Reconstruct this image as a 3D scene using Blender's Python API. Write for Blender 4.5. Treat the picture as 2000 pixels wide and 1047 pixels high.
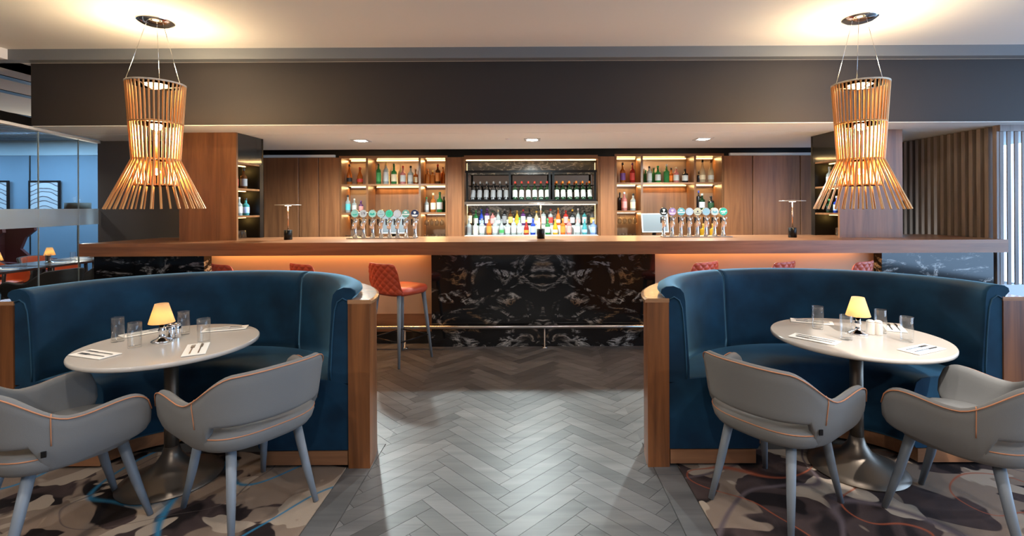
import bpy, math, random
from mathutils import Vector, Matrix
random.seed(7)
PI = math.pi
for o in list(bpy.data.objects): bpy.data.objects.remove(o)
SC = bpy.context.scene
COL = SC.collection

# ---------------------------------------------------------------- camera
CAMH, F, VX, VY, ROLL = 1.45, 940.0, 1035.0, 404.0, 0.0047
cd = bpy.data.cameras.new('camera'); cam = bpy.data.objects.new('camera', cd); COL.objects.link(cam)
cam.location = (0, 0, CAMH); cam.rotation_euler = (PI/2, ROLL, 0)
cd.sensor_fit = 'HORIZONTAL'; cd.sensor_width = 36; cd.lens = 36*F/2000
cd.shift_x = (1000-VX)/2000; cd.shift_y = (VY-523.5)/2000; cd.clip_start = .05
SC.camera = cam
def W(x, y, d):
    u, v = (x-VX)/F, (VY-y)/F
    return Vector((d*(u*math.cos(ROLL)+v*math.sin(ROLL)), d, CAMH+d*(-u*math.sin(ROLL)+v*math.cos(ROLL))))
def WX(x, d): return d*(x-VX)/F
# ---------------------------------------------------------------- world, exposure
wd = bpy.data.worlds.new('world'); SC.world = wd; wd.use_nodes = True
bg = wd.node_tree.nodes['Background']
bg.inputs[0].default_value = (.42, .66, 1.0, 1); bg.inputs[1].default_value = 6.5
SC.view_settings.view_transform = 'Standard'; SC.view_settings.look = 'None'
SC.view_settings.gamma = 1; SC.view_settings.use_curve_mapping = False
SC.view_settings.exposure = 0.0

# ---------------------------------------------------------------- materials
MATS = {}
def nm(name):
    m = bpy.data.materials.new(name); m.use_nodes = True
    return m, m.node_tree.nodes, m.node_tree.links, m.node_tree.nodes['Principled BSDF']
def pm(name, col, rough=.5, metal=0, emit=None, es=0, trans=0, ior=1.45, sheen=0, coat=0, bump=0, bscale=200, alpha=1):
    if name in MATS: return MATS[name]
    m, N, L, b = nm(name)
    b.inputs['Base Color'].default_value = (*col, 1); b.inputs['Roughness'].default_value = rough
    b.inputs['Metallic'].default_value = metal; b.inputs['Transmission Weight'].default_value = trans
    b.inputs['IOR'].default_value = ior; b.inputs['Sheen Weight'].default_value = sheen
    b.inputs['Coat Weight'].default_value = coat; b.inputs['Alpha'].default_value = alpha
    if emit: b.inputs['Emission Color'].default_value = (*emit, 1); b.inputs['Emission Strength'].default_value = es
    t = N.new('ShaderNodeTexCoord'); n = N.new('ShaderNodeTexNoise'); n.inputs['Scale'].default_value = bscale
    L.new(t.outputs['Object'], n.inputs['Vector'])
    if bump:
        bp = N.new('ShaderNodeBump'); bp.inputs['Strength'].default_value = bump; bp.inputs['Distance'].default_value = .002
        L.new(n.outputs['Fac'], bp.inputs['Height']); L.new(bp.outputs['Normal'], b.inputs['Normal'])
    MATS[name] = m; return m
def ramp(N, pts):
    r = N.new('ShaderNodeValToRGB'); e = r.color_ramp.elements
    while len(e) < len(pts): e.new(.5)
    for q, (p, c) in zip(e, pts): q.position = p; q.color = (*c, 1)
    return r
def wood(name, c1, c2, axis='Z', rough=.38, scale=1.0, rnd=.0):
    m, N, L, b = nm(name)
    t = N.new('ShaderNodeTexCoord'); mp = N.new('ShaderNodeMapping')
    s = [14*scale]*3; s['XYZ'.index(axis)] = .9*scale; mp.inputs['Scale'].default_value = s
    g = N.new('ShaderNodeNewGeometry')
    L.new(g.outputs['Position'], mp.inputs['Vector'])
    oi = N.new('ShaderNodeObjectInfo')
    ad = N.new('ShaderNodeVectorMath'); ad.operation = 'ADD'
    sc = N.new('ShaderNodeMath'); sc.operation = 'MULTIPLY'; sc.inputs[1].default_value = 37
    L.new(oi.outputs['Random'], sc.inputs[0]); L.new(mp.outputs[0], ad.inputs[0]); L.new(sc.outputs[0], ad.inputs[1])
    n = N.new('ShaderNodeTexNoise'); n.inputs['Scale'].default_value = 1; n.inputs['Detail'].default_value = 6
    n.inputs['Roughness'].default_value = .62; n.inputs['Distortion'].default_value = .6
    L.new(ad.outputs[0], n.inputs['Vector'])
    r = ramp(N, [(.3, c1), (.7, c2)]); L.new(n.outputs['Fac'], r.inputs[0])
    out = r.outputs[0]
    if rnd:
        hv = N.new('ShaderNodeHueSaturation'); ma = N.new('ShaderNodeMapRange')
        ma.inputs[3].default_value = 1-rnd; ma.inputs[4].default_value = 1+rnd
        L.new(oi.outputs['Random'], ma.inputs[0]); L.new(ma.outputs[0], hv.inputs['Value']); L.new(out, hv.inputs['Color']); out = hv.outputs[0]
    L.new(out, b.inputs['Base Color']); b.inputs['Roughness'].default_value = rough
    bp = N.new('ShaderNodeBump'); bp.inputs['Strength'].default_value = .15; bp.inputs['Distance'].default_value = .002
    L.new(n.outputs['Fac'], bp.inputs['Height']); L.new(bp.outputs[0], b.inputs['Normal'])
    MATS[name] = m; return m
def marble(name, cx, base, vein, vein2, scale=1.6, rough=.08, amount=.5):
    m, N, L, b = nm(name)
    g = N.new('ShaderNodeNewGeometry'); s = N.new('ShaderNodeSeparateXYZ'); L.new(g.outputs['Position'], s.inputs[0])
    sb = N.new('ShaderNodeMath'); sb.operation = 'SUBTRACT'; sb.inputs[1].default_value = cx; L.new(s.outputs[0], sb.inputs[0])
    ab = N.new('ShaderNodeMath'); ab.operation = 'ABSOLUTE'; L.new(sb.outputs[0], ab.inputs[0])
    cb = N.new('ShaderNodeCombineXYZ'); L.new(ab.outputs[0], cb.inputs[0]); L.new(s.outputs[1], cb.inputs[1])
    zs = N.new('ShaderNodeMath'); zs.operation = 'MULTIPLY'; zs.inputs[1].default_value = 1.9
    L.new(s.outputs[2], zs.inputs[0]); L.new(zs.outputs[0], cb.inputs[2])
    n1 = N.new('ShaderNodeTexNoise'); n1.inputs['Scale'].default_value = scale*2; n1.inputs['Detail'].default_value = 9
    n1.inputs['Roughness'].default_value = .66; n1.inputs['Distortion'].default_value = 1.3; L.new(cb.outputs[0], n1.inputs['Vector'])
    n2 = N.new('ShaderNodeTexNoise'); n2.inputs['Scale'].default_value = scale*1.4; n2.inputs['Detail'].default_value = 4
    n2.inputs['Distortion'].default_value = 2.2
    L.new(cb.outputs[0], n2.inputs['Vector'])
    v = ramp(N, [(.46, (0, 0, 0)), (.5, (.45,)*3), (.515, (.9,)*3), (.54, (.2,)*3), (.58, (0, 0, 0))]); L.new(n1.outputs['Fac'], v.inputs[0])
    k = ramp(N, [(amount, (0, 0, 0)), (amount+.1, (1, 1, 1))]); L.new(n2.outputs['Fac'], k.inputs[0])
    mu = N.new('ShaderNodeMath'); mu.operation = 'MULTIPLY'; L.new(v.outputs[0], mu.inputs[0]); L.new(k.outputs[0], mu.inputs[1])
    n3 = N.new('ShaderNodeTexNoise'); n3.inputs['Scale'].default_value = 2.1; L.new(cb.outputs[0], n3.inputs['Vector'])
    vr = ramp(N, [(.5, vein), (.62, vein2)]); L.new(n3.outputs['Fac'], vr.inputs[0])
    mx = N.new('ShaderNodeMix'); mx.data_type = 'RGBA'; mx.inputs[6].default_value = (*base, 1)
    L.new(mu.outputs[0], mx.inputs[0]); L.new(vr.outputs[0], mx.inputs[7])
    L.new(mx.outputs[2], b.inputs['Base Color']); b.inputs['Roughness'].default_value = rough
    MATS[name] = m; return m
def velvet(name, c1, c2, sheen=.6):
    m, N, L, b = nm(name)
    g = N.new('ShaderNodeNewGeometry'); n = N.new('ShaderNodeTexNoise'); n.inputs['Scale'].default_value = 4.5; n.inputs['Detail'].default_value = 3
    L.new(g.outputs['Position'], n.inputs['Vector'])
    r = ramp(N, [(.35, c1), (.7, c2)]); L.new(n.outputs['Fac'], r.inputs[0]); L.new(r.outputs[0], b.inputs['Base Color'])
    b.inputs['Roughness'].default_value = .75; b.inputs['Sheen Weight'].default_value = sheen
    b.inputs['Sheen Roughness'].default_value = .35; b.inputs['Sheen Tint'].default_value = (.22, .5, .72, 1)
    b.inputs['Specular IOR Level'].default_value = .2
    MATS[name] = m; return m
def carpet_mat(name, streak, streak2, seed, thr):
    m, N, L, b = nm(name)
    g = N.new('ShaderNodeNewGeometry'); ad = N.new('ShaderNodeVectorMath'); ad.operation = 'ADD'; ad.inputs[1].default_value = (seed, seed*.7, 0)
    L.new(g.outputs['Position'], ad.inputs[0]); V = ad.outputs[0]
    def noise(sc, det, dist):
        n = N.new('ShaderNodeTexNoise'); n.inputs['Scale'].default_value = sc; n.inputs['Detail'].default_value = det; n.inputs['Distortion'].default_value = dist
        L.new(V, n.inputs['Vector']); return n.outputs['Fac']
    cur = ramp(N, [(.44, (.014, .010, .010)), (.47, (.045, .030, .028)), (.56, (.06, .04, .037)), (.6, (.02, .014, .014))])
    L.new(noise(1.7, 2, 1.2), cur.inputs[0]); out = cur.outputs[0]
    def layer(fac, lo, hi, col, out, band=False):
        r = ramp(N, [(lo, (0, 0, 0)), (lo+.008, (1, 1, 1)), (hi, (1, 1, 1)), (hi+.008, (0, 0, 0))] if band else [(lo, (0, 0, 0)), (hi, (1, 1, 1))])
        L.new(fac, r.inputs[0])
        x = N.new('ShaderNodeMix'); x.data_type = 'RGBA'; x.inputs[7].default_value = (*col, 1)
        L.new(r.outputs[0], x.inputs[0]); L.new(out, x.inputs[6]); return x.outputs[2]
    out = layer(noise(2.3, 2.5, .9), thr, thr+.012, (.20, .145, .11), out)
    out = layer(noise(3.6, 2, .5), thr+.07, thr+.082, (.33, .26, .2), out)
    out = layer(noise(2.6, 1.5, .4), .375, .40, (.012, .009, .009), out, False) if False else out
    out = layer(noise(.9, .5, .6), .497, .508, streak, out, True)
    out = layer(noise(1.3, .8, .9), .43, .434, streak2, out, True)
    L.new(out, b.inputs['Base Color']); b.inputs['Roughness'].default_value = .95; b.inputs['Specular IOR Level'].default_value = .1
    f = N.new('ShaderNodeTexNoise'); f.inputs['Scale'].default_value = 350; L.new(V, f.inputs['Vector'])
    bp = N.new('ShaderNodeBump'); bp.inputs['Strength'].default_value = .5; bp.inputs['Distance'].default_value = .004
    L.new(f.outputs['Fac'], bp.inputs['Height']); L.new(bp.outputs[0], b.inputs['Normal'])
    MATS[name] = m; return m
WALN = ((.11, .042, .015), (.225, .095, .036))
wood('walnut_vertical', *WALN, 'Z'); wood('walnut_horizontal', (.16, .066, .03), (.29, .13, .06), 'X', rough=.3)
wood('walnut_depth', *WALN, 'Y', rough=.3)
wood('booth_wood', (.07, .022, .007), (.26, .09, .026), 'Z', rough=.35)
wood('slat_wood', (.12, .10, .095), (.26, .22, .21), 'Z', rough=.5)
wood('tile_wood_right', (.06, .058, .058), (.135, .128, .124), 'X', rough=.42, scale=.6, rnd=.3)
wood('cap_wood', (.24, .11, .05), (.42, .21, .10), 'X', rough=.16)
wood('panel_wood', (.17, .065, .027), (.33, .135, .055), 'Z')
marble('black_marble', .13, (.006, .006, .007), (.55, .52, .48), (.32, .19, .09), amount=.5)
marble('silver_marble', .02, (.10, .11, .11), (.7, .68, .62), (.5, .36, .14), scale=2.2, rough=.2, amount=.42)
velvet('velvet_blue', (.002, .015, .034), (.005, .037, .076), .95)
carpet_mat('carpet_left', (.03, .16, .28), (.09, .07, .065), 3.1, .475)
carpet_mat('carpet_right', (.10, .075, .08), (.30, .07, .03), 11.4, .50)
GROUT = pm('grout', (.05, .048, .046), .8, bump=.2)
CEIL = pm('ceiling_paint', (.80, .77, .73), .85, bump=.1, bscale=60)
SOFF = pm('soffit_paint', (.80, .85, .86), .8, bump=.1, bscale=60)
TRIM = pm('trim_paint', (.17, .18, .195), .7)
BULK = pm('bulkhead_paint', (.032, .027, .027), .7, bump=.2, bscale=40)
DARKW = pm('dark_wall_paint', (.07, .068, .075), .6)
BLACK = pm('black_metal', (.012, .012, .013), .35, .6)
BLACKG = pm('black_glass', (.03, .032, .03), .08)
CHROME = pm('chrome', (.82, .82, .84), .09, 1)
STEEL = pm('brushed_steel', (.62, .62, .62), .22, 1)
BRASS = pm('bronze_metal', (.20, .16, .125), .38, .85)
def thin_glass(name, tint=(1, 1, 1), ior=1.5, edge=.6):
    m, N, L, b = nm(name); N.remove(b)
    tr = N.new('ShaderNodeBsdfTransparent'); tr.inputs[0].default_value = (*tint, 1)
    gl = N.new('ShaderNodeBsdfGlossy'); gl.inputs['Roughness'].default_value = .02
    lw = N.new('ShaderNodeLayerWeight'); lw.inputs[0].default_value = .35
    r = ramp(N, [(0, (.045,)*3), (.6, (.17,)*3), (1, (edge,)*3)]); L.new(lw.outputs['Facing'], r.inputs[0])
    mx = N.new('ShaderNodeMixShader'); L.new(r.outputs[0], mx.inputs[0]); L.new(tr.outputs[0], mx.inputs[1]); L.new(gl.outputs[0], mx.inputs[2])
    L.new(mx.outputs[0], N['Material Output'].inputs[0]); MATS[name] = m; return m
GLASS = thin_glass('clear_glass', (.985, .99, .99), edge=.95)
GREYF = pm('grey_fabric', (.165, .16, .153), .85, bump=.25, bscale=500)
GREYL = pm('grey_lacquer', (.17, .19, .215), .45)
ORST = pm('orange_stitch', (.46, .19, .09), .7)
REDL = pm('red_leather', (.52, .075, .032), .45, coat=.1)
STOOLL = pm('stool_leg_paint', (.16, .19, .22), .4)
TTOP = pm('table_stone', (.52, .46, .40), .16, bump=.05)
TEDGE = pm('table_edge', (.38, .32, .28), .4)
PAPER = pm('napkin_white', (.78, .74, .68), .8)
COPPER = pm('copper_rod', (.80, .40, .14), .35, .2)
WARMP = pm('warm_panel', (.55, .36, .23), .55)
KICK = pm('toe_kick', (.012, .011, .010), .3)
LEDW = pm('led_warm', (1, .8, .5), .5, emit=(1, .62, .25), es=5)
LEDC = pm('led_cool', (1, 1, .95), .5, emit=(1, .93, .78), es=1.8)
LEDS = pm('led_soft', (1, .9, .6), .5, emit=(1, .78, .4), es=2.0)
LEDO = pm('led_orange', (1, .6, .2), .5, emit=(1, .42, .10), es=5)
BULB = pm('bulb_warm', (1, .8, .5), .5, emit=(1, .68, .34), es=60)
DOWN = pm('downlight_glow', (1, 1, 1), .5, emit=(.92, 1, .98), es=40)
SHADE = None
# ---------------------------------------------------------------- mesh helpers
class MB:
    def __init__(s): s.v = []; s.f = []; s.sm = []
    def add(s, vs, fs, smooth=False):
        k = len(s.v); s.v += [tuple(p) for p in vs]; s.f += [tuple(i+k for i in f) for f in fs]; s.sm += [smooth]*len(fs); return s
    def box(s, x0, x1, y0, y1, z0, z1, bev=0):
        if bev:
            b = min(bev, (x1-x0)/2.01, (y1-y0)/2.01, (z1-z0)/2.01)
            vs = []
            for sx in (0, 1):
                for sy in (0, 1):
                    for sz in (0, 1):
                        X, Y, Z = (x0, x1)[sx], (y0, y1)[sy], (z0, z1)[sz]
                        ix, iy, iz = (1-2*sx)*b, (1-2*sy)*b, (1-2*sz)*b
                        vs += [(X, Y+iy, Z+iz), (X+ix, Y, Z+iz), (X+ix, Y+iy, Z)]
            def c(sx, sy, sz, a): return (sx*4+sy*2+sz)*3+a
            fs = []
            for sx in (0, 1): fs.append([c(sx, 0, 0, 0), c(sx, 1, 0, 0), c(sx, 1, 1, 0), c(sx, 0, 1, 0)][::(1 if sx else -1)])
            for sy in (0, 1): fs.append([c(0, sy, 0, 1), c(1, sy, 0, 1), c(1, sy, 1, 1), c(0, sy, 1, 1)][::(-1 if sy else 1)])
            for sz in (0, 1): fs.append([c(0, 0, sz, 2), c(1, 0, sz, 2), c(1, 1, sz, 2), c(0, 1, sz, 2)][::(1 if sz else -1)])
            for a in (0, 1):
                for d in (0, 1):
                    fs.append([c(a, d, 0, 0), c(a, d, 0, 1), c(a, d, 1, 1), c(a, d, 1, 0)][::(1 if a == d else -1)][::-1])
                    fs.append([c(a, 0, d, 0), c(a, 0, d, 2), c(a, 1, d, 2), c(a, 1, d, 0)][::(1 if a != d else -1)][::-1])
                    fs.append([c(0, a, d, 1), c(0, a, d, 2), c(1, a, d, 2), c(1, a, d, 1)][::(1 if a == d else -1)][::-1])
            for sx in (0, 1):
                for sy in (0, 1):
                    for sz in (0, 1):
                        t = [c(sx, sy, sz, 0), c(sx, sy, sz, 1), c(sx, sy, sz, 2)]
                        fs.append(t if (sx+sy+sz) % 2 else t[::-1])
            return s.add(vs, fs)
        vs = [(x, y, z) for x in (x0, x1) for y in (y0, y1) for z in (z0, z1)]
        return s.add(vs, [(0, 1, 3, 2), (4, 6, 7, 5), (0, 4, 5, 1), (2, 3, 7, 6), (0, 2, 6, 4), (1, 5, 7, 3)])
    def lathe(s, prof, n=24, c=(0, 0, 0), smooth=True):
        vs, fs = [], []
        for r, z in prof:
            for i in range(n):
                a = 2*PI*i/n; vs.append((c[0]+r*math.cos(a), c[1]+r*math.sin(a), c[2]+z))
        for j in range(len(prof)-1):
            for i in range(n):
                k = (i+1) % n; fs.append((j*n+i, j*n+k, (j+1)*n+k, (j+1)*n+i))
        s.add(vs, fs, smooth)
        for j, fl in ((0, True), (len(prof)-1, False)):
            if prof[j][0] > 1e-5:
                idx = [j*n+i for i in range(n)]; base = len(s.v)-len(vs)
                s.f.append(tuple(base+i for i in (idx[::-1] if fl else idx))); s.sm.append(False)
        return s
    def tube(s, pts, rad, n=10, closed=False, cap=True):
        pts = [Vector(p) for p in pts]; m = len(pts)
        rad = rad if isinstance(rad, (list, tuple)) else [rad]*m
        vs, fs = [], []; prev = None
        for i, p in enumerate(pts):
            if closed: t = pts[(i+1) % m]-pts[i-1]
            else: t = pts[min(i+1, m-1)]-pts[max(i-1, 0)]
            t.normalize()
            if prev is None:
                ref = Vector((0, 0, 1)) if abs(t.z) < .9 else Vector((1, 0, 0))
                u = t.cross(ref).normalized()
            else:
                u = (prev-t*prev.dot(t)).normalized()
            prev = u; w = t.cross(u)
            for k in range(n):
                a = 2*PI*k/n; vs.append(p+(u*math.cos(a)+w*math.sin(a))*rad[i])
        for i in range(m if closed else m-1):
            j = (i+1) % m
            for k in range(n):
                l = (k+1) % n; fs.append((i*n+k, i*n+l, j*n+l, j*n+k))
        s.add(vs, fs, True)
        if cap and not closed:
            base = len(s.v)-len(vs)
            s.f.append(tuple(base+k for k in range(n))[::-1]); s.f.append(tuple(base+(m-1)*n+k for k in range(n))); s.sm += [False, False]
        return s
    def grid(s, rows, closed_u=False, closed_v=False, smooth=True, caps=False):
        m, n = len(rows), len(rows[0]); vs = [p for r in rows for p in r]; fs = []
        for i in range(m if closed_u else m-1):
            for k in range(n if closed_v else n-1):
                j, l = (i+1) % m, (k+1) % n; fs.append((i*n+k, j*n+k, j*n+l, i*n+l))
        s.add(vs, fs, smooth)
        if caps:
            base = len(s.v)-len(vs)
            s.f.append(tuple(base+k for k in range(n))); s.f.append(tuple(base+(m-1)*n+k for k in range(n))[::-1]); s.sm += [False, False]
        return s
    def prism(s, poly, z0, z1):
        n = len(poly); vs = [(x, y, z0) for x, y in poly]+[(x, y, z1) for x, y in poly]
        return s.add(vs, [tuple(range(n))[::-1], tuple(range(n, 2*n))]+[(i, (i+1) % n, n+(i+1) % n, n+i) for i in range(n)])
    def mesh(s, name, mat):
        me = bpy.data.meshes.new(name); me.from_pydata(s.v, [], s.f); me.polygons.foreach_set('use_smooth', s.sm)
        import bmesh
        bm = bmesh.new(); bm.from_mesh(me); bmesh.ops.recalc_face_normals(bm, faces=bm.faces); bm.to_mesh(me); bm.free()
        if mat: me.materials.append(MATS[mat] if isinstance(mat, str) else mat)
        return me
    def build(s, name, mat, parent=None, label=None):
        return link(name, s.mesh(name, mat), parent, label)
def link(name, me, parent=None, label=None):
    o = bpy.data.objects.new(name, me); COL.objects.link(o); o.parent = parent
    if label: o['label'] = label
    return o
def thing(name, label, cat, loc=(0, 0, 0), rz=0, group=None):
    return tag(link(name, None), label, cat, group, loc, rz)
def tag(o, label, cat, group=None, loc=None, rz=None):
    o['label'] = label; o['category'] = cat
    if group: o['group'] = group
    if loc is not None: o.location = loc
    if rz is not None: o.rotation_euler = (0, 0, rz)
    return o
def struct(name, mb, mat, label=None, cat=None):
    o = mb.build(name, mat); o['kind'] = 'structure'
    if label: o['label'] = label
    if cat: o['category'] = cat
    return o
def copy_tree(o, parent=None):
    c = o.copy(); COL.objects.link(c); c.parent = parent
    for ch in list(o.children): copy_tree(ch, c)
    return c
def lamp(name, kind, loc, col, energy, parent=None, rot=None, **kw):
    l = bpy.data.lights.new(name, kind); l.color = col; l.energy = energy
    for k, v in kw.items(): setattr(l, k, v)
    o = bpy.data.objects.new(name, l); COL.objects.link(o); o.location = loc; o.parent = parent
    if rot: o.rotation_euler = rot
    return o
ORD = ['first', 'second', 'third', 'fourth', 'fifth', 'sixth', 'seventh', 'eighth', 'ninth', 'tenth', 'eleventh', 'twelfth',
       'thirteenth', 'fourteenth', 'fifteenth', 'sixteenth', 'seventeenth', 'eighteenth', 'nineteenth', 'twentieth']

# ================================================================ THE SETTING
CH = 3.0          # main ceiling
SH = 2.28         # soffit underside
BY = 4.79         # bulkhead front
WY = 7.2          # face of the back wall
def bx0(px): return WX(px, WY)
fl = struct('floor', MB().box(-15, 9, -3, 12.2, -.1, -.003), GROUT, 'grey wood-look herringbone tile floor', 'floor')
# herringbone tiles, one mesh shared by all
TL, TW = .50, .0885
NPX = -.105
def clip_half(poly, a, b, c):          # keep a*x+b*y<=c
    out = []
    for i in range(len(poly)):
        p, q = poly[i], poly[(i+1) % len(poly)]
        dp, dq = a*p[0]+b*p[1]-c, a*q[0]+b*q[1]-c
        if dp <= 0: out.append(p)
        if dp*dq < 0: t = dp/(dp-dq); out.append((p[0]+t*(q[0]-p[0]), p[1]+t*(q[1]-p[1])))
    return out
def clip_rect(poly, x0, x1, y0, y1):
    for a, b, c in ((1, 0, x1), (-1, 0, -x0), (0, 1, y1), (0, -1, -y0)):
        poly = clip_half(poly, a, b, c)
        if len(poly) < 3: return []
    return poly
def area(p): return abs(sum(p[i][0]*p[(i+1) % len(p)][1]-p[(i+1) % len(p)][0]*p[i][1] for i in range(len(p))))/2
XL, XR = -.89, .68
cand = []
def hb(px, py):                        # lattice coords (units of TW, axis-aligned herringbone) -> floor
    c, s_ = math.cos(PI/4), math.sin(PI/4)
    return (NPX+(px*c-py*s_)*TW, 3.2+(px*s_+py*c)*TW)
n_ = TL/TW; n_ = round(n_)             # length in widths
e_ = .012
for i in range(-60, 61):
    for j in range(-24, 25):
        ox, oy = i+j*n_, i-j*n_
        cand.append(([hb(ox+e_, oy+e_), hb(ox+n_-e_, oy+e_), hb(ox+n_-e_, oy+1-e_), hb(ox+e_, oy+1-e_)], 0))
        vx, vy = ox, oy+1
        cand.append(([hb(vx+e_, vy+e_), hb(vx+1-e_, vy+e_), hb(vx+1-e_, vy+n_-e_), hb(vx+e_, vy+n_-e_)], 1))
tiles = []
for q, k in cand:
    if all(XL+.002 < x < XR-.002 and 1.55 < y < 5.3 for x, y in q): tiles.append((q, k, 1)); continue
    for p in (clip_rect(q, XL+.002, XR-.002, 1.55, 2.95), clip_rect(q, XL+.002, XR-.002, 2.95, 5.3), clip_rect(q, -4.3, XL+.002, 2.95, 5.3), clip_rect(q, XR-.002, 4.3, 2.95, 5.3)):
        if len(p) >= 3 and area(p) > .0001: tiles.append((p, k, 0))
def seen(p):
    cx_ = sum(x for x, y in p)/len(p); cy_ = sum(y for x, y in p)/len(p)
    if cy_ < 1.95: return 0
    px = VX+F*cx_/cy_
    if cy_ > 2.9 and not (VX-.89*F/2.67-20 < px < VX+.66*F/2.67+30): return 0
    return area(p)/cy_**3 if cy_ < 5.05 else 0
tiles.sort(key=lambda t: -seen(t[0]))
rest = MB()
cache = {}
for idx, (p, k, aisle) in enumerate(tiles):
    if idx < 296 and seen(p) > 0:
        c = (sum(x for x, y in p)/len(p), sum(y for x, y in p)/len(p))
        full = abs(area(p)-(n_-2*e_)*(1-2*e_)*TW*TW) < 1e-5
        if full and k in cache: me = cache[k]
        else:
            me = MB().prism([(x-c[0], y-c[1]) for x, y in p], -.003, 0).mesh('floor_tile', 'tile_wood_right')
            if full: cache[k] = me
        o = link('floor_tile', me, fl); o.location = (c[0], c[1], 0)
    else: rest.prism(p, -.003, 0)
o = rest.build('floor_tile_field', 'tile_wood_right', fl); o['kind'] = 'stuff'
for x0, x1 in ((XL-.135, XL-.003), (XR+.003, XR+.135)):            # border planks beside the carpets
    y = 1.4
    while y < 2.9:
        y2 = min(y+.6, 2.95); MB().box(x0, x1, y+.002, y2-.002, -.003, 0).build('floor_tile', 'tile_wood_right', fl); y = y2
for nme, x0, x1, lab in (('carpet', -5.4, XL-.14, 'brown carpet with taupe patches and blue ribbons under the booth by the copper lamp left'),
                         ('carpet', XR+.14, 6, 'brown carpet with cream patches and orange streaks under the right-hand booth')):
    o = MB().box(x0, x1, -1.5, 2.86, -.003, .002).build(nme, 'carpet_left' if x0 < -1 else 'carpet_right')
    o['kind'] = 'structure'; o['label'] = lab; o['category'] = 'carpet'
struct('wall_rear', MB().box(-15, 6.6, -3.1, -3, 0, 3.1), pm('rear_wall_paint', (.42, .34, .27), .8), 'beige wall behind the viewer')
# ceilings
struct('ceiling', MB().box(-5.05, 6.6, -3, 4.72, CH, CH+.1), CEIL, 'warm grey painted ceiling above the booths')
struct('ceiling', MB().box(-15, -5.05, -3, 8.2, 2.9, 3.1), CEIL, 'beige ceiling with dark slots over the far dining area')
tr = struct('trim_1', MB().box(-15, 6.6, 4.66, 4.76, 2.895, CH+.05), TRIM, 'grey blue downstand edge across the ceiling')
struct('ceiling', MB().box(-5.4, 6.6, 4.76, 7.7, 2.9, 3.0), CEIL, 'hidden ceiling above the bar bulkhead')
for i, xx in enumerate((-5.75, -6.45, -7.85)):
    o = MB().box(xx-.07, xx+.07, 4.8, 8.1, 2.893, 2.905).build('air_slot', BLACK); tag(o, ['dark linear air slot in the beige ceiling nearest the bulkhead', 'dark linear air slot, middle of three in the beige ceiling', 'dark linear air slot in the beige ceiling farthest from bulkhead'][i], 'air slot', 'ceiling air slots')
struct('wall_bulkhead', MB().prism([(-4.96, BY), (6.6, BY), (6.6, BY+.12), (-4.96, BY+.12)], SH, 2.9), BULK, 'dark brown bulkhead wall above the bar')
struct('wall_bulkhead_side', MB().prism([(-4.96, BY+.12), (-4.84, BY+.12), (-5.12, 5.95), (-5.24, 5.95)], SH, 2.9), BULK, 'dark return of the bulkhead beside the dining area')
sof = struct('ceiling_bar', MB().prism([(-4.95, BY+.005), (6.6, BY+.005), (6.6, 5.36), (-5.09, 5.36)], SH-.006, SH+.1), SOFF, 'pale painted soffit strip over the bar counter')
struct('ceiling_bar_rear', MB().prism([(-5.1, 5.385), (6.6, 5.385), (6.6, 6.85), (-5.4, 6.85)], SH-.004, SH+.1), SOFF, 'pale ceiling with downlights behind the bar')
struct('ceiling_slot', MB().box(-5.2, 6.6, 5.3, 7.9, SH+.1, SH+.16), BLACK, 'dark shadow gap in the bar ceiling')
struct('trim_2', MB().box(bx0(514), bx0(655), WY-.03, WY+.019, 2.203, 2.24), SOFF, 'short pale ceiling edge above the left panelling')
struct('trim_3', MB().box(bx0(1425), bx0(1600), WY-.03, WY+.019, 2.203, 2.24), SOFF, 'short pale ceiling edge above the right panelling')
# back wall and its wood panels
wb = struct('wall_back', MB().box(-5.6, 5.3, WY+.42, WY+.52, 0, 2.45), 'walnut_vertical', 'walnut panelled wall behind the bar')
def bx(px): return WX(px, WY)
wtop = 2.2
for x0, x1 in ((440, 514), (515, 583), (584, 622), (623, 663), (873, 903), (1172, 1201), (1413, 1470), (1471, 1563), (1564, 1640), (1641, 1720)):
    MB().box(bx(x0)+.002, bx(x1)-.002, WY, WY+.42, 0, wtop, .003).build('wood_panel', 'panel_wood', wb)
struct('wall_back_recess_shade', MB().box(-3.9, 5, WY+.02, WY+.42, wtop, SH+.1), BLACK, 'black strip painted as recess shade above the wall panels')  # black box puts the shade of the ceiling recess into its colour
# dark wall on the left of the bar
struct('wall_left', MB().box(-5.27, -3.9, 5.87, 6.0, 0, SH), DARKW, 'dark grey wall panel left of the bar')
d1 = struct('door_1', MB().box(-4.16, -3.92, 5.82, 5.865, 0, 2.0), DARKW, 'dark service door beside the wooden column')
MB().box(-4.19, -4.16, 5.81, 5.865, 0, 2.02).build('door_frame', pm('door_frame', (.25, .2, .18), .5), d1)
# glass partition
GA = math.atan2(.27, 1.05)
def slant(o): o.location = (-5.26, 5.86, 0); o.rotation_euler = (0, 0, GA); return o
gw = slant(struct('window_1', MB().box(-.03, .03, -3.1, 0, SH-.035, SH-.008), pm('white_frame', (.7, .72, .74), .5), 'glass partition to the blue dining room'))
PANE = thin_glass('pane_glass', (.93, .97, 1), edge=.35)
ys = [-3.1, -2.1, -.98, -.36, 0]
FROST = pm('frosted_film', (.5, .64, .76), .6, alpha=.7)
for a, b in zip(ys[:-1], ys[1:]):
    MB().box(-.004, .004, a+.004, b-.004, .0, SH-.036).build('pane', PANE, gw)
    MB().box(.0055, .0075, a+.004, b-.004, 1.265, 1.452).build('frosted_band', FROST, gw)
for y in ys[1:-1]: MB().box(-.005, .005, y-.004, y+.004, 0, SH-.036).build('joint', pm('joint_silicone', (.4, .5, .55), .4), gw)
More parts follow.
